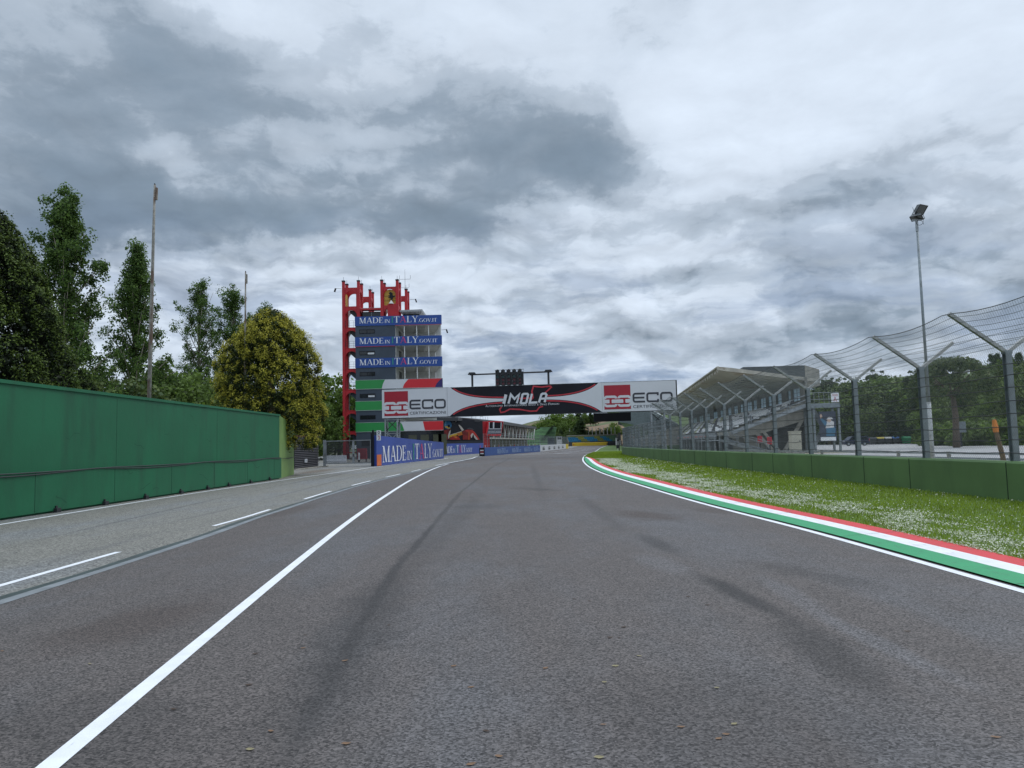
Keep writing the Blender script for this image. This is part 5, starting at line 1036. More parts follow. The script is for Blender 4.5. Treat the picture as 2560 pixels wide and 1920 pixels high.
for a0, a1, b in ((1310,1375,585),(1310,1375,620),(1540,1645,580),(1540,1645,612)): mb.prism(cq_([(a0,b),(a1,b),(a1,b+9),(a0,b+9)], 159.95), (0,.015,0), M_SIGNW)
o_ = cq_([(1385,630)], 159.94)[0]; fz = Frame(o_, (1,0,0), (0,0,1)); fz.step = .003; sans(fz, mb, 'IMOLA', 0, 0, 1.22, .42, M_SIGNW, 1, .25); mb.build('sign_panel', cab)
mb = MB(); bl = [(-8.6,165.),(-3.6,188.5),(6.8,262.)]
for (p, q_) in zip(bl[:-1], bl[1:]): mb.prism([(p[0]-2,p[1],0),(q_[0]-2,q_[1],0),(q_[0]-2,q_[1],6.95),(p[0]-2,p[1],6.95)], (-.3,0,0), mat('upper_glazing', (.03,.045,.045), .25, .3, .3))
mb.build('glazing', pb)
mb = MB()
for (p, q_) in zip(bl[:-1], bl[1:]): mb.prism([(p[0]-2,p[1],3.0),(q_[0]-2,q_[1],3.0),(q_[0]+.6,q_[1],3.0),(p[0]+.6,p[1],3.0)], (0,0,.35), M_CONC)
for t in np.arange(166, 262, 6.): x = np.interp(t, [b[1] for b in bl], [b[0] for b in bl])-1.9; mb.box(x, x+.1, t, t+2.6, 3.4, 6.9, M_CRIM)
mb.build('terrace', pb)
for k, y in enumerate(np.arange(168, 262, 7.2)):
    x = np.interp(y, [b[1] for b in bl], [b[0] for b in bl])+.2; mb = MB()
    for dy_ in (-1.9, 1.9): mb.tube([(x, y, 3.3), (x+.35*dy_/1.9+.2, y+dy_*1.2, 6.95)], .11, M_INW, 6)
    mb.build('slanted_column', pb)
mb = MB()
for z in (3.9, 4.4): mb.tube([(b[0]+.55, b[1], z) for b in bl], .03, M_GREY, 4)
mb.build('terrace_railing', pb)
mb = MB()
for a in (890, 905, 1000, 1110, 1180, 1240, 1300):
    x, z = z1p(a, 260, 175.); mb.beam((x, 175, 7.3), (x, 175, z+.4), .06, .06, M_GREY)
mb.beam((z1p(1110,215,175.)[0], 175, z1p(1110,215,175.)[1]), (z1p(1180,215,175.)[0], 175, z1p(1110,215,175.)[1]), .06, .06, M_GREY); mb.build('roof_mast', pb)
mb = MB(); mb.box(-15, -6.2, 155.3, 155.7, 0, 2.6, mat('dark_base', (.03,.033,.04), .6)); mb.build('base_wall', pb)
# ------------------------------------------------------------------ gate, louvred wall, marker
lv = thing('louvred_wall', 'dark grey louvred metal wall between the golden cypress and the mesh gate', 'wall', (-18.1, 66.8, 0))
mb = MB(); mb.box(-18.35, -18.16, 62.9, 70.7, .1, 2.75, M_BLACK); mb.box(-18.4,-18.05,62.9,70.75,2.75,2.86,mat('red_brown_cap',(.16,.06,.05),.6)); mb.build('backing', lv)
mb = MB(); m_lv = mat('louvre_blade', (.055,.055,.062), .6, .1, 2., metal=.3)
for k in range(17): z = .18+.152*k; mb.prism([(-18.15, 62.9, z), (-18.03, 62.9, z), (-18.12, 62.9, z+.09), (-18.15, 62.9, z+.09)], (0,7.8,0), m_lv)
mb.build('louvre_blades', lv); mb = MB(); mb.box(-18.5,-17.9,62.6,71.2,-.02,.1,M_CONC); mb.build('plinth', lv)
x, y = G(762, 1160); mb = MB(); yq = 66.; mb.box(-18.02,-17.94,yq-.3,yq+.35,.55,.85,M_SIGNW); mb.box(-17.94,-17.93,yq-.15,yq-.05,.6,.8,M_GREY); mb.box(-17.94,-17.93,yq+.1,yq+.2,.6,.8,M_GREY); mb.build('socket_plate', lv)
gt = thing('mesh_gate', 'two leaf galvanised mesh gate between the louvred wall and the blue board', 'gate', (-15.3, 70.8, 0))
ga, gb = np.array([-17.75, 71.6]), np.array([-12.95, 69.9])
def gpnt(t, z): p = ga+(gb-ga)*t; return (p[0], p[1], z)
mb = MB(); mb.beam(gpnt(0,0), gpnt(0,2.5), .22, .22, M_GREY); mb.beam(gpnt(0,-.02), gpnt(0,.1), .6, .6, M_CONC); mb.build('post', gt)
mb = MB(); mb.beam(gpnt(1.0,0), gpnt(1.0,3.0), .22, .22, M_BLACK); mb.build('post', gt)
for t0, t1, nm in ((.03,.60,'leaf'),(.62,.97,'leaf')):
    mb = MB()
    for z in (.3, 2.38): mb.beam(gpnt(t0,z), gpnt(t1,z), .09, .09, M_GREY)
    for t in (t0, t1): mb.beam(gpnt(t,.26), gpnt(t,2.42), .10, .10, M_GREY)
    l_ = mb.build('gate_leaf', gt); n = 140 if t1-t0 > .4 else 90; tt = np.linspace(t0, t1, n); A = np.array([gpnt(t, .3) for t in tt]); B = np.array([gpnt(t, 2.38) for t in tt]); dv = np.append((gb-ga)/np.linalg.norm(gb-ga), 0)*.0045
    zz = np.linspace(.34, 2.34, 44); A2 = np.array([gpnt(t0, z) for z in zz]); B2_ = np.array([gpnt(t1, z) for z in zz]); dz = np.array([0,0,.004])
    quads('gate_mesh', np.concatenate([np.stack([A-dv, A+dv, B+dv, B-dv], 1), np.stack([A2-dz, B2_-dz, B2_+dz, A2+dz], 1)]), [mat('gate_wire', (.05,.055,.06), .6)], None, l_)
mb = MB(); mb.beam(gpnt(.61,.9), gpnt(.61,1.15), .1, .14, M_DARK); mb.build('lock', gt)
fo = (G(941,1166)[0], 68.); mk = thing('distance_marker', 'two small white numbered plates on a dark post beside the orange board corner', 'sign', (-12.5, 68., 0))
mb = MB(); mb.box(-12.62,-12.46,68.05,68.2,0,3.25,M_BLACK); mb.build('post', mk)
for (u0, v0, u1, v1, ch, m_) in ((941.5,1076,952.5,1086.5,'0',M_BLACK),(941.5,1087.5,952,1101,'1',M_CRIM)):
    x0, z1_ = P(u0, v0, 68.); x1, z0_ = P(u1, v1, 68.); mb = MB(); mb.box(x0, x1, 67.97, 68.0, z0_, z1_, M_SIGNW); p_ = mb.build('plate', mk)
    f3 = Frame((x0, 67.965, z0_), (1,0,0), (0,0,1)); f3.step = .003; mb = MB(); w_, h = x1-x0, z1_-z0_
    if ch == '0': f3.stroke(mb, arcp(w_*.5, h*.5, w_*.18, h*.28, 0, 360, 14)[:-1], .05, M_BLACK, 1, True)
    else: f3.stroke(mb, [(w_*.3,h*.8),(w_*.62,h*.8),(w_*.62,h*.18)], .06, M_CRIM, 1); f3.stroke(mb, [(w_*.42,h*.2),(w_*.56,h*.2)], .05, M_BLACK, 1)
    mb.build('numeral', p_)
x, z = P(906, 1134, 92); mb = MB(); mb.box(x-.55, x+.55, 91.7, 92.2, .35, 1.6, M_CRIM); mb.box(x-.5,x+.5,91.68,91.7,.45,1.5,mat('dull_red_door',(.22,.015,.03),.5))
for a in (-.45, .45): mb.box(x+a-.05,x+a+.05,91.8,92.1,0,.35,M_DARK)
tag(mb.build('fire_cabinet'), 'dark red fire cabinet standing behind the mesh gate', 'cabinet')
x, z = P(897.5, 1135, 91); mb = MB(); mb.tube([(x,91,.25),(x,91,1.0),(x,91,1.12)], [.11,.11,.05], M_SIGNW, 10); mb.tube([(x,91,0),(x,91,.25)], .13, M_DARK, 8); mb.tube([(x,91,1.12),(x,91,1.25)], .04, M_DARK, 6); tag(mb.build('fire_extinguisher'), 'pale fire extinguisher beside the dark red fire cabinet behind the gate', 'extinguisher')
x0, _ = P(811, 1150, 92); x1, _ = P(834, 1150, 92); mb = MB(); mb.prism([(x0,92,0),(x0,92,.25),(x0,92.15,.3),(x0,92.2,.85),(x0,92.4,.85),(x0,92.45,.3),(x0,92.6,.25),(x0,92.6,0)], (x1-x0+1.5,0,0), M_SIGNW); tag(mb.build('road_barrier'), 'white jersey barrier lying behind the left leaf of the mesh gate', 'barrier')
# ------------------------------------------------------------------ trees
def leafcloud(cent, rad, n, size, aspect=.6, up=.2, flat=1.):
    """cent (m,3), rad (m,) -> (m*n,4,3) leaf faces lying around each clump's shell"""
    m = len(cent); d = rng.normal(0, 1, (m, n, 3)); d /= np.linalg.norm(d, axis=2)[..., None]
    r = rng.random((m, n, 1))**.45; p = cent[:, None]+d*r*np.asarray(rad)[:, None, None]*np.array([1, 1, flat])
    nrm = d*.8+rng.normal(0, .55, d.shape)+np.array([0, 0, up]); nrm /= np.linalg.norm(nrm, axis=2)[..., None]
    a = np.cross(nrm, rng.normal(0, 1, d.shape)); a /= np.linalg.norm(a, axis=2)[..., None]; b = np.cross(nrm, a)
    s = size*(.6+.8*rng.random((m, n, 1))); a = a*s; b = b*s*aspect
    return np.stack([p-a, p-b, p+a, p+b], 2).reshape(-1, 4, 3)
def tree(name, label, cat, loc, Q, mats, mi, wood, group=None):
    t = thing(name, label, cat, loc, group); quads('crown', Q+np.array(loc), mats, mi, t); wood.X = None
    wb = MB(); wb.mats = wood.mats; wb.v = [tuple(np.array(p)+np.array(loc)) for p in wood.v]; wb.f = wood.f; wb.m = wood.m; wb.build('trunk', t, smooth=True); return t
def egg(h, R0, z, zc=.42, top=1.6):
    """crown radius at height z of a dense egg-shaped conifer"""
    t = z/h; return R0*np.where(t < zc, np.clip(1-((zc-t)/zc)**2*.55, 0, 1), np.clip(1-((t-zc)/(1-zc))**top, 0, 1)**.62)
def cypress(h, R0, nclump, nleaf, size, cr, zmin, zc, top=1.6):
    z = zmin+(h-zmin)*rng.random(nclump)**.92; th = rng.random(nclump)*6.283
    bump = .97+.10*np.sin(th*5+z*1.1)+.08*np.sin(th*3-z*.8+2)+.07*np.sin(th*9+z*2.3)
    r = egg(h, R0, z, zc, top)*bump*(1-.16*rng.random(nclump)**2); c = np.stack([r*np.cos(th), r*np.sin(th), z], 1)
    rad = cr*(.45+1.0*rng.random(nclump)**1.5); Q = leafcloud(c, rad, nleaf, size, .5, .5, 1.15)
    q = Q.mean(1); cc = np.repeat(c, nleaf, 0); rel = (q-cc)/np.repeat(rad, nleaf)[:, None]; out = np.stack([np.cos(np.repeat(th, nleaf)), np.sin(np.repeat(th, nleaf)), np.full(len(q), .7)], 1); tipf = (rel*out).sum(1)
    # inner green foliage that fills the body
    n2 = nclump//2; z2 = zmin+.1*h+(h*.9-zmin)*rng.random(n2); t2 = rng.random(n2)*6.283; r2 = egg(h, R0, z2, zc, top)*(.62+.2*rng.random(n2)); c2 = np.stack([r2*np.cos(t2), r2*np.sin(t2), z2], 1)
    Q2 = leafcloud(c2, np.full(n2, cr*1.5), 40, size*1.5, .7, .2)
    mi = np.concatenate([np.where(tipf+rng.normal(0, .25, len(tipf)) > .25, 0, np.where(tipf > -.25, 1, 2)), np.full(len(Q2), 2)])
    return np.concatenate([Q, Q2]), mi
def wood_trunk(h, r0, m, branches=0, spread=.5, z0=.2):
    w = MB(); w.tube([(0,0,-.2),(r0*.3,0,h*.3),(0,r0*.4,h*.65),(0,0,h)], [r0*1.25, r0, r0*.6, r0*.12], m, 8)
    for k in range(branches):
        a = rnd.uniform(0, 6.28); z = h*rnd.uniform(z0, .8); L = (h-z)*spread*rnd.uniform(.6, 1.)
        w.tube([(0,0,z),(L*.35*math.cos(a),L*.35*math.sin(a),z+L*.7),(L*.55*math.cos(a),L*.55*math.sin(a),z+L*1.5)], [r0*.35, r0*.22, r0*.05], m, 5)
    return w
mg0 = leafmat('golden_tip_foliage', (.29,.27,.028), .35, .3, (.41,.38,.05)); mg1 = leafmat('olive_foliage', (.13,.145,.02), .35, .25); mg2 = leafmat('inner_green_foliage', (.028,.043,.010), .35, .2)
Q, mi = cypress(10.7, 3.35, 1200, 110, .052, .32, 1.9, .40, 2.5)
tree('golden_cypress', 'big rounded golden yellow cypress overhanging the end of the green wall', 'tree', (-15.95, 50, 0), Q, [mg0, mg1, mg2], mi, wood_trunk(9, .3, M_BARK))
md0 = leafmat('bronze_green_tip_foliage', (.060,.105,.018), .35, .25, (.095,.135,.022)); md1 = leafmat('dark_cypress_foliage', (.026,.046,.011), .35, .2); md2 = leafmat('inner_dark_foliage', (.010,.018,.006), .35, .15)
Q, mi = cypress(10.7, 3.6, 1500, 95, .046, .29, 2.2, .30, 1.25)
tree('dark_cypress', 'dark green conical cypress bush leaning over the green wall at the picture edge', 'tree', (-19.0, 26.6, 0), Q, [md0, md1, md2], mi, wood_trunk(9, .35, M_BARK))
mp0 = leafmat('poplar_leaf', (.062,.118,.027), .4, .5, (.11,.18,.04)); mp1 = leafmat('poplar_dark_leaf', (.042,.082,.022), .4, .45)  # second leaf tone is darker, given to leaves at random
def poplar(h, prof, nb, leaf, lobes, dens=1., bare=.12):
    """upswept limbs, each carrying leaf clumps; prof: crown half width by height fraction"""
    w = MB(); w.tube([(0,0,-.2),(.1,0,h*.3),(-.1,.1,h*.6),(0,0,h*.95)], [.34,.26,.15,.03], M_BARKP, 8); cs = []; rs = []
    def half(t): return np.interp(t, [p[0] for p in prof], [p[1] for p in prof])
    for k in range(nb):
        a = 2.4*k+rnd.uniform(-.5, .5); t0 = bare+(.92-bare)*(k/nb); t1 = min(1., t0+rnd.uniform(.10, .20)); R1 = half(t1)*1.42*rnd.uniform(.5, 1.05)
        p0 = V3((0, 0, h*t0*.94)); p1 = V3((R1*.55*math.cos(a), R1*.55*math.sin(a), h*(t0+(t1-t0)*.45))); p2 = V3((R1*math.cos(a), R1*math.sin(a), h*t1))
        w.tube([p0, p1, p2], [.09*(1.1-t0)+.02, .06*(1.1-t0)+.012, .012], M_BARKP, 5)
        for j in range(int(lobes)):
            s = rnd.uniform(.25, 1.05); p = p0+(p1-p0)*min(1, s*2) if s < .5 else p1+(p2-p1)*(s-.5)*2
            cs.append(p+rng.normal(0, .28, 3)); rs.append(rnd.uniform(.32, .74))
    cs = np.array(cs); rs = np.array(rs); Q = leafcloud(cs, rs, int(72*dens), leaf*.76, .75, .1); return Q, w, (rng.random(len(Q)) < .4).astype(int)
pg = 'poplars behind the green wall'
for lab, x, y, h, prof, nb, lobes, dens in (
  ('tallest poplar, broad and dense with a pale forked trunk, beside the dark cypress', -32.7, 55, 20.6, [(0,1.2),(.2,2.6),(.45,2.9),(.7,2.3),(.88,1.5),(1,.3)], 88, 7, 1.1),
  ('dark slender poplar behind the nearest bare pole', -34.9, 70, 20.6, [(0,1.5),(.25,3.2),(.45,3.0),(.6,2.0),(.8,1.5),(1,.2)], 80, 7, 1.),
  ('thin open poplar left of its twin, behind the golden cypress', -37.2, 90, 21.8, [(0,1.2),(.25,2.4),(.5,1.7),(.75,2.3),(.9,1.7),(1,.5)], 66, 6, .8),
  ('fuller poplar right of its twin, beside the slimmer bare pole', -34.6, 94, 21.7, [(0,1.4),(.3,2.4),(.6,2.2),(.8,2.3),(1,.4)], 70, 6, 1.),
  ('poplar of which only the tip shows over the golden cypress', -32.6, 100, 20.6, [(0,1.4),(.3,2.2),(.6,2.2),(.85,1.8),(1,.5)], 55, 6, 1.)):
    Q, w_, mi = poplar(h, prof, nb, .115, lobes, dens); tree('poplar_tree', lab, 'tree', (x, y, 0), Q, [mp0, mp1], mi, w_, pg)
# templates for the trees farther off
mbl0 = leafmat('broad_leaf', (.060,.100,.028), .4, .4, (.11,.165,.042)); mbl1 = leafmat('fresh_leaf', (.085,.15,.025), .4, .4, (.13,.2,.035)); mcf = leafmat('conifer_needles', (.030,.055,.025), .45, .25, (.05,.085,.032)); mcf2 = leafmat('pine_needles', (.055,.085,.026), .45, .3, (.09,.125,.034))
def broad(h, R0, nl, leaf, m, n=26, zlo=.12):
    w = wood_trunk(h*.8, h*.022, M_BARK, 7, .55); k = nl; d = rng.normal(0, 1, (k, 3)); d /= np.linalg.norm(d, axis=1)[:, None]; rr = rng.random((k, 1))**.4
    lob = 1+.22*np.sin(3*np.arctan2(d[:, 1], d[:, 0])+4*d[:, 2]+rnd.uniform(0, 6))[:, None]
    c = d*rr*lob*np.array([R0, R0, h*(1-zlo)/2*.95])+np.array([0, 0, h*(zlo+(1-zlo)/2)]); Q = leafcloud(c, np.full(k, R0*.20)*(.7+.7*rng.random(k)), n, leaf, .8, .2); return Q, w
def cedar(h, R0, tiers, leaf, m):
    w = wood_trunk(h, h*.02, M_BARK); cs = []; rs = []
    for t in range(tiers):
        f = .16+.8*t/tiers; z = h*f; R1 = R0*(1-f)**.75*rnd.uniform(.8, 1.1)+.25
        for k in range(7):
            a = rnd.uniform(0, 6.28); L = R1*rnd.uniform(.6, 1.1)
            for j in range(5): s = (j+1)/5; cs.append((L*s*math.cos(a)+rnd.gauss(0, .15), L*s*math.sin(a)+rnd.gauss(0, .15), z-.12*L*s+rnd.gauss(0, .12))); rs.append(.26*R0*.5*(1.15-s*.6))
    cs.append((0, 0, h*.99)); rs.append(.3); return leafcloud(np.array(cs), np.array(rs), 24, leaf, .45, .4, .5), w
def pine(h, R0, leaf):
    w = MB(); w.tube([(0,0,-.2),(.15,0,h*.35),(0,.1,h*.62)], [.42,.34,.25], M_BARK, 8)
    for k in range(12): a = k*.55+rnd.uniform(-.2,.2); L = R0*rnd.uniform(.5,.9); w.tube([(0,.1,h*.55),(L*.5*math.cos(a),L*.5*math.sin(a),h*.70),(L*math.cos(a),L*math.sin(a),h*.8)], [.16,.09,.03], M_BARK, 5)
    k = 330; th = rng.random(k)*6.283; r = R0*np.sqrt(rng.random(k)); lobe = 1+.1*np.sin(th*4)+.06*np.sin(th*7); zt = h*(.60+.38*np.sqrt(np.clip(1-(r/R0)**2, 0, 1))); zb = h*(.50+.10*(r/R0)**2)
    z = np.where(rng.random(k) < .72, zt-.3*rng.random(k), zb+(zt-zb)*rng.random(k)); c = np.stack([r*lobe*np.cos(th), r*lobe*np.sin(th), z], 1); return leafcloud(c, .5+.35*rng.random(k), 46, leaf, .4, .5, .8), w
def column(h, R0, leaf):
    k = 160; z = h*(.04+.95*rng.random(k)); th = rng.random(k)*6.283; r = R0*np.clip(np.sin(np.pi*np.clip(z/h*.8+.16, 0, 1)), 0, 1)*rng.random(k)**.4; c = np.stack([r*np.cos(th), r*np.sin(th), z], 1); return leafcloud(c, np.full(k, R0*.45), 26, leaf, .5, .6), wood_trunk(h*.5, .15, M_BARK)
def bush(h, R0, leaf, nl=90, n=34):
    k = nl; d = rng.normal(0, 1, (k, 3)); d[:, 2] = np.abs(d[:, 2]); d /= np.linalg.norm(d, axis=1)[:, None]; rr = rng.random((k, 1))**.45; c = d*rr*np.array([R0, R0, h*.85])+np.array([0, 0, .1]); w = MB()
    for q in range(4): a = q*1.6; w.tube([(0,0,-.1),(R0*.3*math.cos(a),R0*.3*math.sin(a),h*.5)], [.06,.02], M_BARK, 5)
    return leafcloud(c, np.full(k, R0*.24), n, leaf, .8, .3), w
PROTO = {}
def place(kind, name, label, cat, x, y, z, s, group, rot=None, sz=None):
    if kind not in PROTO:
        f = {'broad': lambda: broad(10, 4.2, 260, .20, mbl0)+([mbl0, mbl1],), 'fresh': lambda: broad(10, 4.6, 240, .20, mbl1, zlo=.05)+([mbl1, mbl0],), 'cedar': lambda: cedar(10, 3.6, 13, .22, mcf)+([mcf, mcf2],), 'column': lambda: column(10, 1.1, .16)+([mcf],), 'bush': lambda: bush(3, 2.6, .16)+([mbl1, mbl0],), 'dbush': lambda: bush(3, 2.8, .18)+([mbl0, mcf2],), 'dark': lambda: broad(10, 4.4, 260, .20, mcf2, zlo=.04)+([mcf2, mcf],)}[kind]
        Q, w_, ms = f(); mi = (rng.random(len(Q)) < .25).astype(int) if len(ms) > 1 else None
        t = tree(name, label, cat, (0, 0, 0), Q, ms, mi, w_, group); PROTO[kind] = t
    else: t = dup(PROTO[kind]); t.name = name; tag(t, label, cat, group)
    t.location = (x, y, z); t.rotation_euler = (0, 0, rnd.uniform(0, 6.28) if rot is None else rot); t.scale = (s, s, sz or s); return t
bgl = 'trees behind the green wall'
for k, (kd, u, vt, Yq, wd) in enumerate([('broad',455,945,78,1.),('broad',490,930,84,1.),('broad',405,905,82,1.1),('dark',300,930,62,1.),('dark',225,955,56,.9),('broad',520,960,88,.9),('broad',130,900,50,1.),('fresh',815,945,132,1.1),('fresh',846,985,128,1.),('broad',790,1000,112,1.),('fresh',760,1010,118,1.),('broad',720,960,125,1.2),('broad',865,1010,140,1.1),('dark',700,1000,90,1.)]):
    x, zt = P(u, vt, Yq); lab = ['low bushy green tree under the gap between the poplars','green tree beneath the thin open poplar','leafy green tree at the foot of the dark slender poplar','dark shrubby tree filling the base of the slender poplar','dark shrubby tree at the base of the tallest poplar','green tree half hidden by the golden cypress','green tree between the dark cypress and the tallest poplar','bright green tree left of the red tower arches','bright lower green tree against the red tower','green tree above the louvred wall','light green tree between golden cypress and mesh gate','taller green tree mostly behind the golden cypress','green tree partly behind the red tower','dark tree directly behind the golden cypress'][k]
    place(kd, 'broadleaf_tree', lab, 'tree', x, Yq, 0, zt/10*wd if kd in('fresh',) else zt/10, bgl, sz=zt/10)
# hills
def hill(name, x0, x1, y0, y1, fn, m, n=60):
    mb = MB(); xs = np.linspace(x0, x1, n); yy = np.linspace(y0, y1, n); mb.add([(x, y, fn(x, y)) for y in yy for x in xs], [(j*n+i, j*n+i+1, (j+1)*n+i+1, (j+1)*n+i) for j in range(n-1) for i in range(n-1)], m); o = mb.build(name, smooth=True); o['kind'] = 'structure'; return o
m_hill = mat('hill_grass', (.055,.095,.022), .95, .35, .12, col2=(.10,.09,.04), scale2=.03)
def ss_(a, b, x): t = min(1, max(0, (x-a)/(b-a))); return t*t*(3-2*t)
def hr(x, y): return -.3+24*ss_(0, 1, ((x-78)*.55+(y-165)*.65)/140)*(.9+.1*math.sin(x*.05)+.06*math.sin(y*.07))
hill('wooded_hill', 40, 420, 120, 420, hr, m_hill)
m_brown = mat('brown_earth_slope', (.17,.115,.07), .95, .25, .2, col2=(.07,.10,.03), scale2=.05, mix2=(.48,.6))
def hc(x, y): return -.4+13.5*ss_(0, 1, (y-(408-.0*x))/55)*ss_(-20, 60, x+20)*(.92+.08*math.sin(x*.11))+ (8*ss_(460, 560, y))
hill('brown_hill', -20, 180, 395, 620, hc, m_brown)
# far curve: terraces, grandstand, barrier
tr = thing('green_terrace', 'sloping bank of green terrace seats with dark steps, left of the far grandstand', 'terrace', (14, 345, 0))
m_ter = mat('terrace_green', (.20,.36,.17), .7, .25, .25, col2=(.11,.22,.12), scale2=.12, mix2=(.55,.7)); mb = MB()
C4 = [P(1328,1082,332), P(1363,1065.5,352), P(1387,1065,352), P(1382,1097,332)]
nT = 12
for k in range(nT):
    t = k/nT; zt = 2.2+(C4[1][1]+.2-2.2)*t; y = 325+27*t; xl = max(C4[0][0]-3+9*max(0, t-.45)/.55*1.0, 3); xr = C4[3][0]+3.0*t; mb.box(xl, xr, y, y+27/nT*1.02, zt-1.2, zt, m_ter); mb.box(xl, xr, y-.02, y+.02, zt-.28, zt-.0, M_DARK)
mb.build('tier', tr); mb = MB()
for k in range(nT): t = k/nT; zt = 2.2+(C4[1][1]+.2-2.2)*t; x = C4[0][0]+3+7*t; mb.box(x, x+1.2, 324.9+27*t, 325+27*(t+1)/nT, zt, zt+.03, M_DARK)
mb.build('steps', tr)
fs = thing('far_grandstand', 'low far grandstand of blue and yellow-green seats behind the yellow barrier', 'grandstand', (39, 370, 0))
m_sbl = mat('blue_seats', (.02,.20,.34), .5, .25, .6); m_syl = mat('yellow_green_seats', (.24,.26,.06), .5, .25, .6); m_sgn = mat('pale_green_seats', (.13,.24,.13), .5, .25, .6)
xa, za = P(1419,1091,380); xb, zb_ = P(1543,1086,380); xl2 = xa-.5; nR = 9
frest = MB(); fn_ = 0
for r_ in range(nR):
    z = 1.6+(4.6-1.6)*r_/nR; y = 366+1.5*r_; mb = MB(); mb.box(xl2, xb, y, y+1.5, z-.6, z, M_CONCD); x = xl2+.3; k = 0
    while x < xb-1:
        ph = (x-xl2)/(xb-xl2); sh = (r_-4)*.012; b_ = ph+sh; m_ = m_sbl if (b_ < .2 or .34 < b_ < .53 or .66 < b_ < .78) and r_ < 8 else (m_syl if (b_ < .66) else m_sgn)
        tgt = frest
        if r_ < 4 and fn_ < 100: tgt = MB(); fn_ += 1
        tgt.box(x, x+.9, y+.5, y+.62, z, z+.42, m_); tgt.box(x, x+.9, y+.1, y+.5, z+.16, z+.22, m_)
        if tgt is not frest: tgt.build('seat', fs)
        x += 1.; k += 1
    mb.build('tier', fs)
frest.build('seat_rows', fs)['kind'] = 'stuff'
mb = MB(); mb.box(xl2, xb, 380, 380.4, 0, 5.0, M_CONCD); mb.box(xl2, xb, 379.6, 380.5, 5.0, 5.3, mat('pale_rail_board', (.35,.34,.28), .7)); mb.build('back_wall', fs)
mb = MB(); mb.box(xl2, xb, 365.4, 365.7, 0, 2.0, mat('dark_front_board', (.06,.065,.07), .7)); mb.build('front_wall', fs)
for k in range(13):
    u = 1424+(1537-1424)*k/12; x, zt = P(u, 1072-4.5*k/12, 400); mb = MB(); mb.tube([(x,400,0),(x,400,zt)], .17, M_INW, 6); mb.box(x-.25,x+.25,399.9,400.1,zt-.06,zt+.02,M_INW); tag(mb.build('net_pole'), 'pale pole in the row behind the far grandstand', 'pole', 'pale poles behind the far grandstand')
yb = thing('yellow_barrier', 'long low yellow barrier at the far end of the track', 'barrier', (36, 362, 0)); m_yel = mat('yellow_barrier_paint', (.62,.42,.02), .5, .08, .5)
xA, xB = P(1432,1110,360)[0], P(1519,1110,360)[0]; mb = MB(); mb.prism([(xA,362,0),(xA,362,1.45),(xA,362.3,1.55),(xA,362.8,1.55),(xA,362.9,0)], (xB-xA,-2.,0), m_yel)
mb.build('barrier_block', yb); mb = MB(); mb.box(xA+.2, xA+3, 361.9, 361.97, .2, 1.2, mat('orange_panel', (.55,.2,.03), .5)); mb.build('orange_panel', yb)
x0, z0 = P(1392,1094,300); hb = thing('white_hut', 'small white hut with two dark windows beyond the pit wall fence', 'hut', (x0+1, 300, 0)); mb = MB(); mb.box(x0, x0+2, 300, 303, 0, 4.1, M_INW); mb.box(x0-.15,x0+2.15,299.8,303.2,4.1,4.3,M_GREY); mb.build('body', hb)
for q_ in (.2, 1.1): mb = MB(); mb.box(x0+q_, x0+q_+.7, 299.95, 300.0, 3.05, 3.85, M_BLACK); mb.build('window', hb)
x0, z0 = P(1377,1091,310); mb = MB(); mb.box(x0-1.4, x0+1.8, 310, 314, 3.75, 4.0, M_DARK)
for a in (-1.3, 1.6): mb.box(x0+a, x0+a+.15, 310.1, 310.3, 0, 3.75, M_DARK)
mb.box(x0-1.2,x0+1.6,313,313.2,0,3.75,M_SLATE); tag(mb.build('shelter'), 'dark flat roofed shelter beside the white hut', 'shelter')
x0, z0 = P(1541,1095,345); hb = thing('pale_hut', 'small pale hut with a dark window at the right end of the far grandstand', 'hut', (x0+1, 345, 0)); mb = MB(); mb.box(x0, x0+2.0, 345, 348, 0, 3.2, M_INW); mb.box(x0-.1,x0+2.1,344.8,348.2,3.2,3.4,M_GREY); mb.build('body', hb); mb = MB(); mb.box(x0+.3,x0+.9,344.95,345,1.8,2.8,M_BLACK); mb.build('window', hb)
x0, _ = P(1516,1105,350); mb = MB()
for k in range(9):
    for z in range(3): mb.tube([(x0+.3+.55*k, 350, .1+.32*z), (x0+.3+.55*k, 350, .36+.32*z)], .29, M_DARK, 10)
tag(mb.build('tyre_stack'), 'low dark stack of tyres at the right end of the yellow barrier', 'tyres')
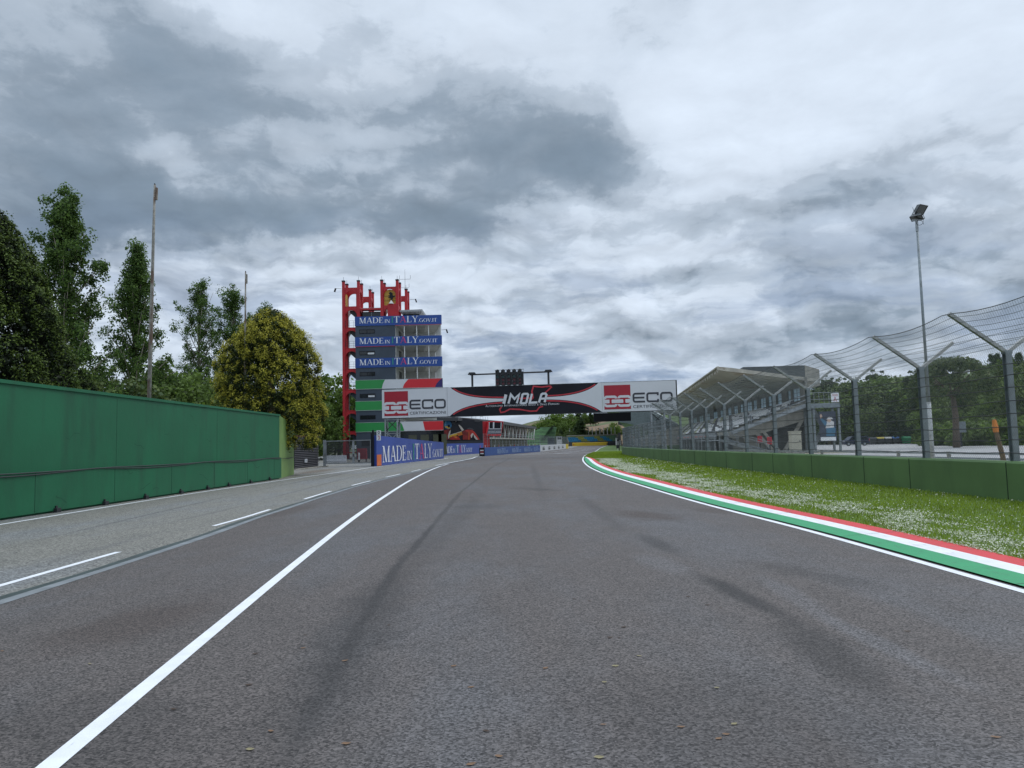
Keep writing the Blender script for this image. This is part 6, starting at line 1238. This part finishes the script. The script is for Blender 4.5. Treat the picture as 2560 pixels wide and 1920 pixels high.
# trees around the far curve
fg = 'trees on the far slope'
for k, (kd, u, vt, Yq, zb, s, lab) in enumerate([('broad',1345,1056,425,3,1.0,'small dark green tree at the end of the pit building roof'),('broad',1332,1062,430,2,.8,'low dark tree peeping over the pit building'),('fresh',1378,1037,415,2,1.25,'bright green rounded tree above the green terrace'),('fresh',1402,1037,420,2,1.3,'bright green tree right of the rounded one above the terrace'),('fresh',1420,1036,420,2,1.1,'bright green tree beside the dark cedar'),
  ('cedar',1438,1062,392,0,1.,'dark low cedar in front of the bright green trees'),('cedar',1452,1045,398,0,1.2,'dark spreading cedar right of the bright green trees'),('cedar',1402,1072,385,0,.8,'dark conifer in front of the terrace edge'),('dark',1425,1075,388,0,1.,'dark round tree left of the net poles'),('dark',1395,1082,380,0,.9,'dark bush behind the white hut'),
  ('cedar',1445,1028,455,8,1.3,'tall dark pine at the left end of the brown slope'),('broad',1462,1033,470,12,1.,'green tree on the crest of the brown slope'),('cedar',1476,1030,470,12,1.1,'dark conifer on the crest beside the screen'),('dark',1488,1032,472,12,1.,'dark round tree on the crest beside the screen'),('cedar',1462,1026,475,12,1.2,'tall conifer behind the crest trees'),
  ('fresh',1532,1058,440,3,1.,'bright green bush at the right end of the brown slope'),('fresh',1542,1066,436,2,1.,'low bright bush beside the catch fence end'),('dark',1470,1072,404,0,.9,'dark bush behind the left net poles'),('dark',1495,1072,404,0,.9,'dark bush behind the middle net poles'),('dark',1515,1073,404,0,.9,'dark bush behind the right net poles'),('broad',1410,1055,405,1,1.,'mid green tree in front of the bright ones'),('broad',1365,1064,400,1,.6,'small green tree behind the terrace top')]):
    x, zt = P(u, vt, Yq); hgt = max(2.5, zt-zb); place(kd, {'cedar':'conifer_tree'}.get(kd, 'broadleaf_tree'), lab, 'tree', x, Yq, zb, hgt/10*s, fg, sz=hgt/10)
# right: pine, hedge, forest, houses, van, bins
Q, w_ = pine(10.7, 4.7, .17); px_, py_ = 52.2, 90.
tree('umbrella_pine', 'big umbrella pine with a broad dark crown standing on the car park', 'tree', (px_, py_, 0), Q, [mcf2, mcf], (rng.random(len(Q)) < .4).astype(int), w_)
hg = 'bushes along the car park edge'
for k, (u, vt, Yq, wd) in enumerate([(2345,1062,108,1.3),(2362,1055,112,1.2),(2410,1048,105,1.4),(2428,1056,100,1.2),(2452,1047,106,1.4),(2478,1055,100,1.3),(2500,1050,104,1.3),(2530,1038,98,1.4),(2552,1034,96,1.4),(2575,1035,96,1.4),(2232,1055,150,1.2),(2150,1075,165,1.2),(2180,1082,160,1.3),(2115,1085,160,1.),(2090,1095,166,1.2),(2290,1070,140,1.4),(2310,1075,130,1.3)]):
    x, zt = P(u, vt, Yq); place('bush' if k % 3 else 'dbush', 'bush', ['round bright','low dense','tall leafy','spreading'][k % 4]+' green bush '+['behind the street pole base','behind the red roofed house corner','right of the pine trunk','beside the grey box','behind the leaning stake','left of the right fence post','behind the right fence post','at the right picture edge by the fence','beyond the rightmost fence post','just past the right picture edge','behind the green bin','right of the yellow house','behind the dark van','below the yellow house','left of the yellow house','left of the floodlight pole','beside the floodlight pole foot'][k], 'bush', x, Yq, 0, zt/3*wd*.8, hg, sz=zt/3)
wg = 'trees on the wooded hill'
wl = []
spec = [('cedar',2046,948,176),('cedar',2064,938,180),('cedar',2080,945,186),('dark',2098,952,170),('cedar',2112,946,190),('dark',2135,950,172),('broad',2160,948,170),('cedar',2181,925,190),('dark',2190,944,178),('cedar',2204,928,188),('broad',2215,942,168),('dark',2236,950,160),('cedar',2275,928,150),('cedar',2292,958,140),('broad',2258,966,150),('dark',2205,972,150),('dark',2150,975,150),('broad',2110,985,152),('dark',2075,995,155),('broad',2060,1006,160),('cedar',2225,1005,140),('dark',2185,1012,142),('broad',2130,1020,150),('broad',2095,1036,172),('dark',2318,985,140),('broad',2345,1000,150),('dark',2380,960,165),('dark',2440,955,165),('dark',2500,935,150),('dark',2522,908,150),('broad',2550,900,150),('dark',2580,898,150),('broad',2520,945,125),('dark',2555,950,120),('broad',2492,990,125),('broad',2465,1015,130),('dark',2530,1005,118),('dark',2352,1015,130),('broad',2322,1015,130),('cedar',2260,1025,138),('broad',2030,985,185),('dark',2015,1010,175)]
kinds = {'cedar':'conifer_tree','dark':'broadleaf_tree','broad':'broadleaf_tree'}
adj = ['dense dark','feathery dark','rounded mid green','spreading','tall narrow','loose pale']
where = ['behind the stair landing','above the sector sign','right of the grandstand roof','between two fence posts behind the van','above the yellow house','behind the dark bins','left of the floodlight pole','right of the floodlight pole','behind the umbrella pine','above the red roofed house','at the right picture edge','above the green bin']
for k, (kd, u, vt, Yq) in enumerate(spec):
    x, zt = P(u, vt, Yq); zb = max(-.2, hr(x, Yq)-.3); h = max(4, zt-zb); 
    wi = 0 if u < 2040 else 2 if u < 2060 else 1 if u < 2085 else 4 if u < 2120 else 3 if u < 2170 else 5 if u < 2225 else 11 if u < 2258 else 6 if u < 2300 else 7 if u < 2330 else 9 if u < 2375 else 8 if u < 2480 else 10
    row = 'topmost on the hill' if vt < 950 else 'halfway down the hill' if vt < 1000 else 'low on the slope'
    t = place(kd, kinds[kd], f"{ {'cedar':'dark layered conifer','dark':'dense dark tree','broad':'mid green tree'}[kd] } {row}, {where[wi]}", 'tree', x, Yq, zb, h/10*(1.05 if kd != 'cedar' else .95), wg, sz=h/10)
    wl.append(t)
seen = {}
for t in wl:      # tell apart the few that still read alike, by their neighbour order
    l = t['label']; seen.setdefault(l, []).append(t)
for l, ts_ in seen.items():
    if len(ts_) > 1:
        ts_.sort(key=lambda t: t.location.x/t.location.y)
        for i, t in enumerate(ts_): t['label'] = ('left one, ' if i == 0 else 'right one, ' if i == len(ts_)-1 else 'middle one, ')+l
for k, (u, vt) in enumerate([(2477,886),(2488,888),(2494,884),(2512,893),(2528,891),(2543,884),(2549,882)]):
    x, zt = P(u, vt, 230); zb = hr(x, 230)-2.; place('column', 'cypress_tree', 'slim dark column cypress on the hill crest', 'tree', x, 230, min(zb, zt-5.5), max(.55, (zt-min(zb, zt-5.5))/10), 'column cypresses on the hill crest')
# houses
hy = thing('yellow_house', 'pale yellow gabled house at the foot of the wooded hill', 'house', (73, 172, 0)); x0, _ = P(2089,1090,170); x1, _ = P(2121,1090,170); m_yh = mat('yellow_render', (.50,.42,.17), .85, .08, .5)
ze, zp = 4.3, 5.2; mb = MB(); mb.prism([(x0,170,0),(x1,170,0),(x1,170,ze-.6),(x0+.5,170,zp),(x0,170,zp-.2)], (0,9,0), m_yh); mb.build('wall', hy)
mb = MB(); mb.prism([(x0+.4,169.7,zp+.02),(x1+.3,169.7,ze-.65),(x1+.3,169.7,ze-.45),(x0+.4,169.7,zp+.22)], (0,9.6,0), mat('roof_tiles_pale', (.30,.25,.15), .9, .2, 2)); mb.build('roof', hy)
for (a, z, w_, h) in ((.8,3.5,.7,.8),(.8,1.9,.5,.3),(1.9,1.9,.5,.3)): mb = MB(); mb.box(x0+a, x0+a+w_, 169.95, 170.0, z, z+h, mat('brown_window', (.07,.05,.035), .5)); mb.build('window', hy)
hr_ = thing('red_roof_house', 'low house with orange-red tiled roofs behind the bushes', 'house', (56, 142, 0)); m_rt = mat('red_roof_tiles', (.42,.10,.045), .85, .2, 2.5); m_pw = mat('pink_render', (.50,.30,.17), .85, .1)
for (u0, u1, vr, ve, nm) in ((2324,2372,1049,1056,'roof'),(2316,2350,1055,1063,'roof')):
    xa_, zr_ = P(u0, vr, 140); xb_, ze_ = P(u1, ve, 140); yq = 140 if nm and u0 == 2324 else 138
    mb = MB(); mb.prism([(xa_,yq,ze_),(xa_,yq+3,zr_),(xa_,yq+6,ze_),(xa_,yq+6,ze_-.15),(xa_,yq+3,zr_-.15),(xa_,yq,ze_-.15)], (xb_-xa_,0,0), m_rt); mb.build('roof', hr_)
    mb = MB(); mb.box(xa_+.3, xb_-.3, yq+.5, yq+5.5, 0, ze_-.1, m_pw); mb.build('wall', hr_)
# van
vx0, vy = 54.6, 127.; van = thing('dark_van', 'dark blue minivan parked side-on at the car park edge', 'van', (vx0+2.1, vy, 0)); m_car = mat('dark_blue_car_paint', (.018,.025,.055), .25, .1)
pf_ = [(0,.35),(0.02,.75),(.25,.92),(.85,1.0),(1.35,1.5),(1.6,1.58),(3.9,1.58),(4.15,1.45),(4.25,.95),(4.27,.38)]
mb = MB(); mb.prism([(vx0+a, vy-.85, z) for a, z in pf_], (0,1.7,0), m_car); mb.build('body', van)
for a0, a1, b0, b1 in ((1.05,1.42,2.05,2.05),(2.12,2.12,3.0,3.0),(3.07,3.07,3.95,4.05)): mb = MB(); mb.prism([(vx0+a0,vy-.865,1.02),(vx0+b1,vy-.865,1.02),(vx0+b0,vy-.865,1.46),(vx0+a1,vy-.865,1.46)], (0,.012,0), M_GLASS); mb.build('window', van)
for a in (.8, 3.45):
    mb = MB(); mb.tube([(vx0+a, vy-.9, .32), (vx0+a, vy-.66, .32)], .32, M_DARK, 18); w_ = mb.build('wheel', van); mb = MB(); mb.tube([(vx0+a, vy-.915, .32), (vx0+a, vy-.9, .32)], .19, M_GREY, 14); mb.build('rim', w_)
mb = MB(); mb.box(vx0-.02, vx0+.2, vy-.86, vy-.6, .68, .85, M_SIGNW); mb.build('headlight', van); mb = MB(); mb.box(vx0+4.2, vx0+4.29, vy-.86, vy-.7, .8, 1.2, M_CRIM); mb.build('tail_light', van); mb = MB(); mb.box(vx0+2.1,vx0+2.45,vy-.866,vy-.85,.7,.9,M_SIGNW); mb.build('door_sticker', van)
# bins
def bin_(x, y, body, lid, lab, s=1.):
    t = thing('recycling_bin', lab, 'bin', (x, y, 0), 'bins at the car park edge'); mb = MB(); mb.add([(x-.5*s,y-.45,.12),(x+.5*s,y-.45,.12),(x+.5*s,y+.45,.12),(x-.5*s,y+.45,.12),(x-.62*s,y-.55,1.05),(x+.62*s,y-.55,1.05),(x+.62*s,y+.55,1.05),(x-.62*s,y+.55,1.05)], [(3,2,1,0),(4,5,6,7),(0,1,5,4),(1,2,6,5),(2,3,7,6),(3,0,4,7)], body); mb.build('body', t)
    mb = MB(); mb.prism([(x-.65*s, y+.58*math.cos(a), 1.05+.30*math.sin(a)) for a in np.linspace(0, math.pi, 8)], (1.3*s,0,0), lid); mb.build('lid', t)
    for a in (-.4, .4): mb = MB(); mb.tube([(x+a*s-.04, y-.4, .1), (x+a*s+.04, y-.4, .1)], .1, M_DARK, 8); mb.build('wheel', t)
m_db = mat('dark_bin_plastic', (.03,.032,.035), .5)
for k, (c, lab) in enumerate((((.04,.045,.05),'dark bin with a dark lid, leftmost in the bin row'),((.45,.36,.05),'dark bin with a yellow lid, second in the bin row'),((.5,.5,.46),'dark bin with a white lid in the middle of the bin row'),((.04,.13,.35),'dark bin with a blue lid, next to the last dark bin'),((.03,.035,.035),'dark bin with a black lid beside the green bin'))):
    bin_(64.9+1.36*k, 138, m_db, mat('bin_lid_%s' % ('grey','yellow','white','blue','black')[k], c, .5), lab, .95)
bin_(67.4+2.9, 136.5, mat('green_bin_plastic', (.01,.16,.06), .5), mat('green_bin_lid', (.012,.19,.07), .5), 'green domed bin right of the dark bins', 1.)
x, z0_ = P(2405, 1081, 95); mb = MB(); mb.box(x-.55, x+.55, 95, 95.5, z0_, z0_+1.35, M_GREY); mb.box(x-.5, x+.5, 94.97, 95, z0_+.05, z0_+1.3, M_POST); mb.box(x-.08,x+.08,95.2,95.4,0,z0_,M_DARK); tag(mb.build('sign_box'), 'grey rectangular box sign on a post right of the umbrella pine trunk', 'sign')
for (u0, v0, v1, Yq, lab) in ((2212,1048,1108,150,'thin street pole left of the green bush beyond the bins'),(2267,1036,1108,145,'thin street lamp pole right of the green bin')):
    x, z1_ = P(u0, v0, Yq); mb = MB(); mb.tube([(x,Yq,0),(x,Yq,z1_)], .06, M_GREY, 6); mb.box(x-.25,x+.25,Yq-.08,Yq+.08,z1_,z1_+.1,M_DARK); tag(mb.build('street_pole'), lab, 'pole')
x, _ = P(2273, 1100, 141); mb = MB(); mb.box(x-1.4, x+1.4, 141, 141.6, .8, 3.2, mat('dark_hoarding', (.035,.045,.055), .6)); mb.box(x-1.2,x-1.05,141.2,141.4,0,.8,M_DARK); mb.box(x+1.05,x+1.2,141.2,141.4,0,.8,M_DARK); tag(mb.build('hoarding'), 'dark grey rectangular hoarding left of the floodlight pole', 'hoarding')
# ------------------------------------------------------------------ fallen leaves
lfm = [mat('tan_dead_leaf', (.17,.095,.048), .7, .25, 20.), mat('dark_dead_leaf', (.045,.026,.015), .8, .3, 20.), mat('greenish_dead_leaf', (.22,.19,.10), .7, .25, 20.)]
lab3 = ['curled tan dead leaf lying on the asphalt', 'dark brown dead leaf lying on the asphalt', 'pale greenish dead leaf lying on the asphalt']
BL = [(1310,385,0),(750,650,1),(1170,745,0),(1495,800,0),(1080,825,2),(1680,285,1),(1505,227,1),(1490,440,0),(1960,463,0),(2035,555,0),(2100,745,1),(2155,855,0),(2035,890,0),(812,132,1),(1318,328,1),(1103,410,1),(1075,545,1),(10,398,0),(388,453,2)]
BR = [(145,472,0),(447,463,2),(399,533,2),(424,339,1),(463,339,1),(845,198,1),(903,209,1),(760,162,1),(730,727,0),(925,760,0),(960,715,2),(893,778,0),(395,717,0),(376,860,2),(885,557,2),(2090,772,0),(1708,313,1),(270,172,1),(335,181,1),(483,294,1),(550,419,2)]
for (x, y, k), ox in [(q_, 0) for q_ in BL]+[(q_, 1280) for q_ in BR]:
    gx, gy = G(ox+x/1.728, 1400+y/1.728); L = rnd.uniform(.019, .031); wv_ = L*rnd.uniform(.35, .55); a = rnd.uniform(-.6, .6); ca, sa = math.cos(a), math.sin(a); mb = MB()
    row = [(-1,0,.1),(-.5,.8,.45),(0,1,.3),(.55,.7,.35),(1,0,.55),(.5,-.75,.1),(0,-1,.05),(-.55,-.7,.15),(0,0,.0)]
    cu = rnd.uniform(.4, .9); pts = [(gx+ca*p*L-sa*q_*wv_, gy+sa*p*L+ca*q_*wv_, .010+h*wv_*cu) for p, q_, h in row]; mb.add(pts, [(i, (i+1) % 8, 8) for i in range(8)], lfm[k])
    tag(mb.build('fallen_leaf'), lab3[k], 'leaf', 'dead leaves scattered on the track')
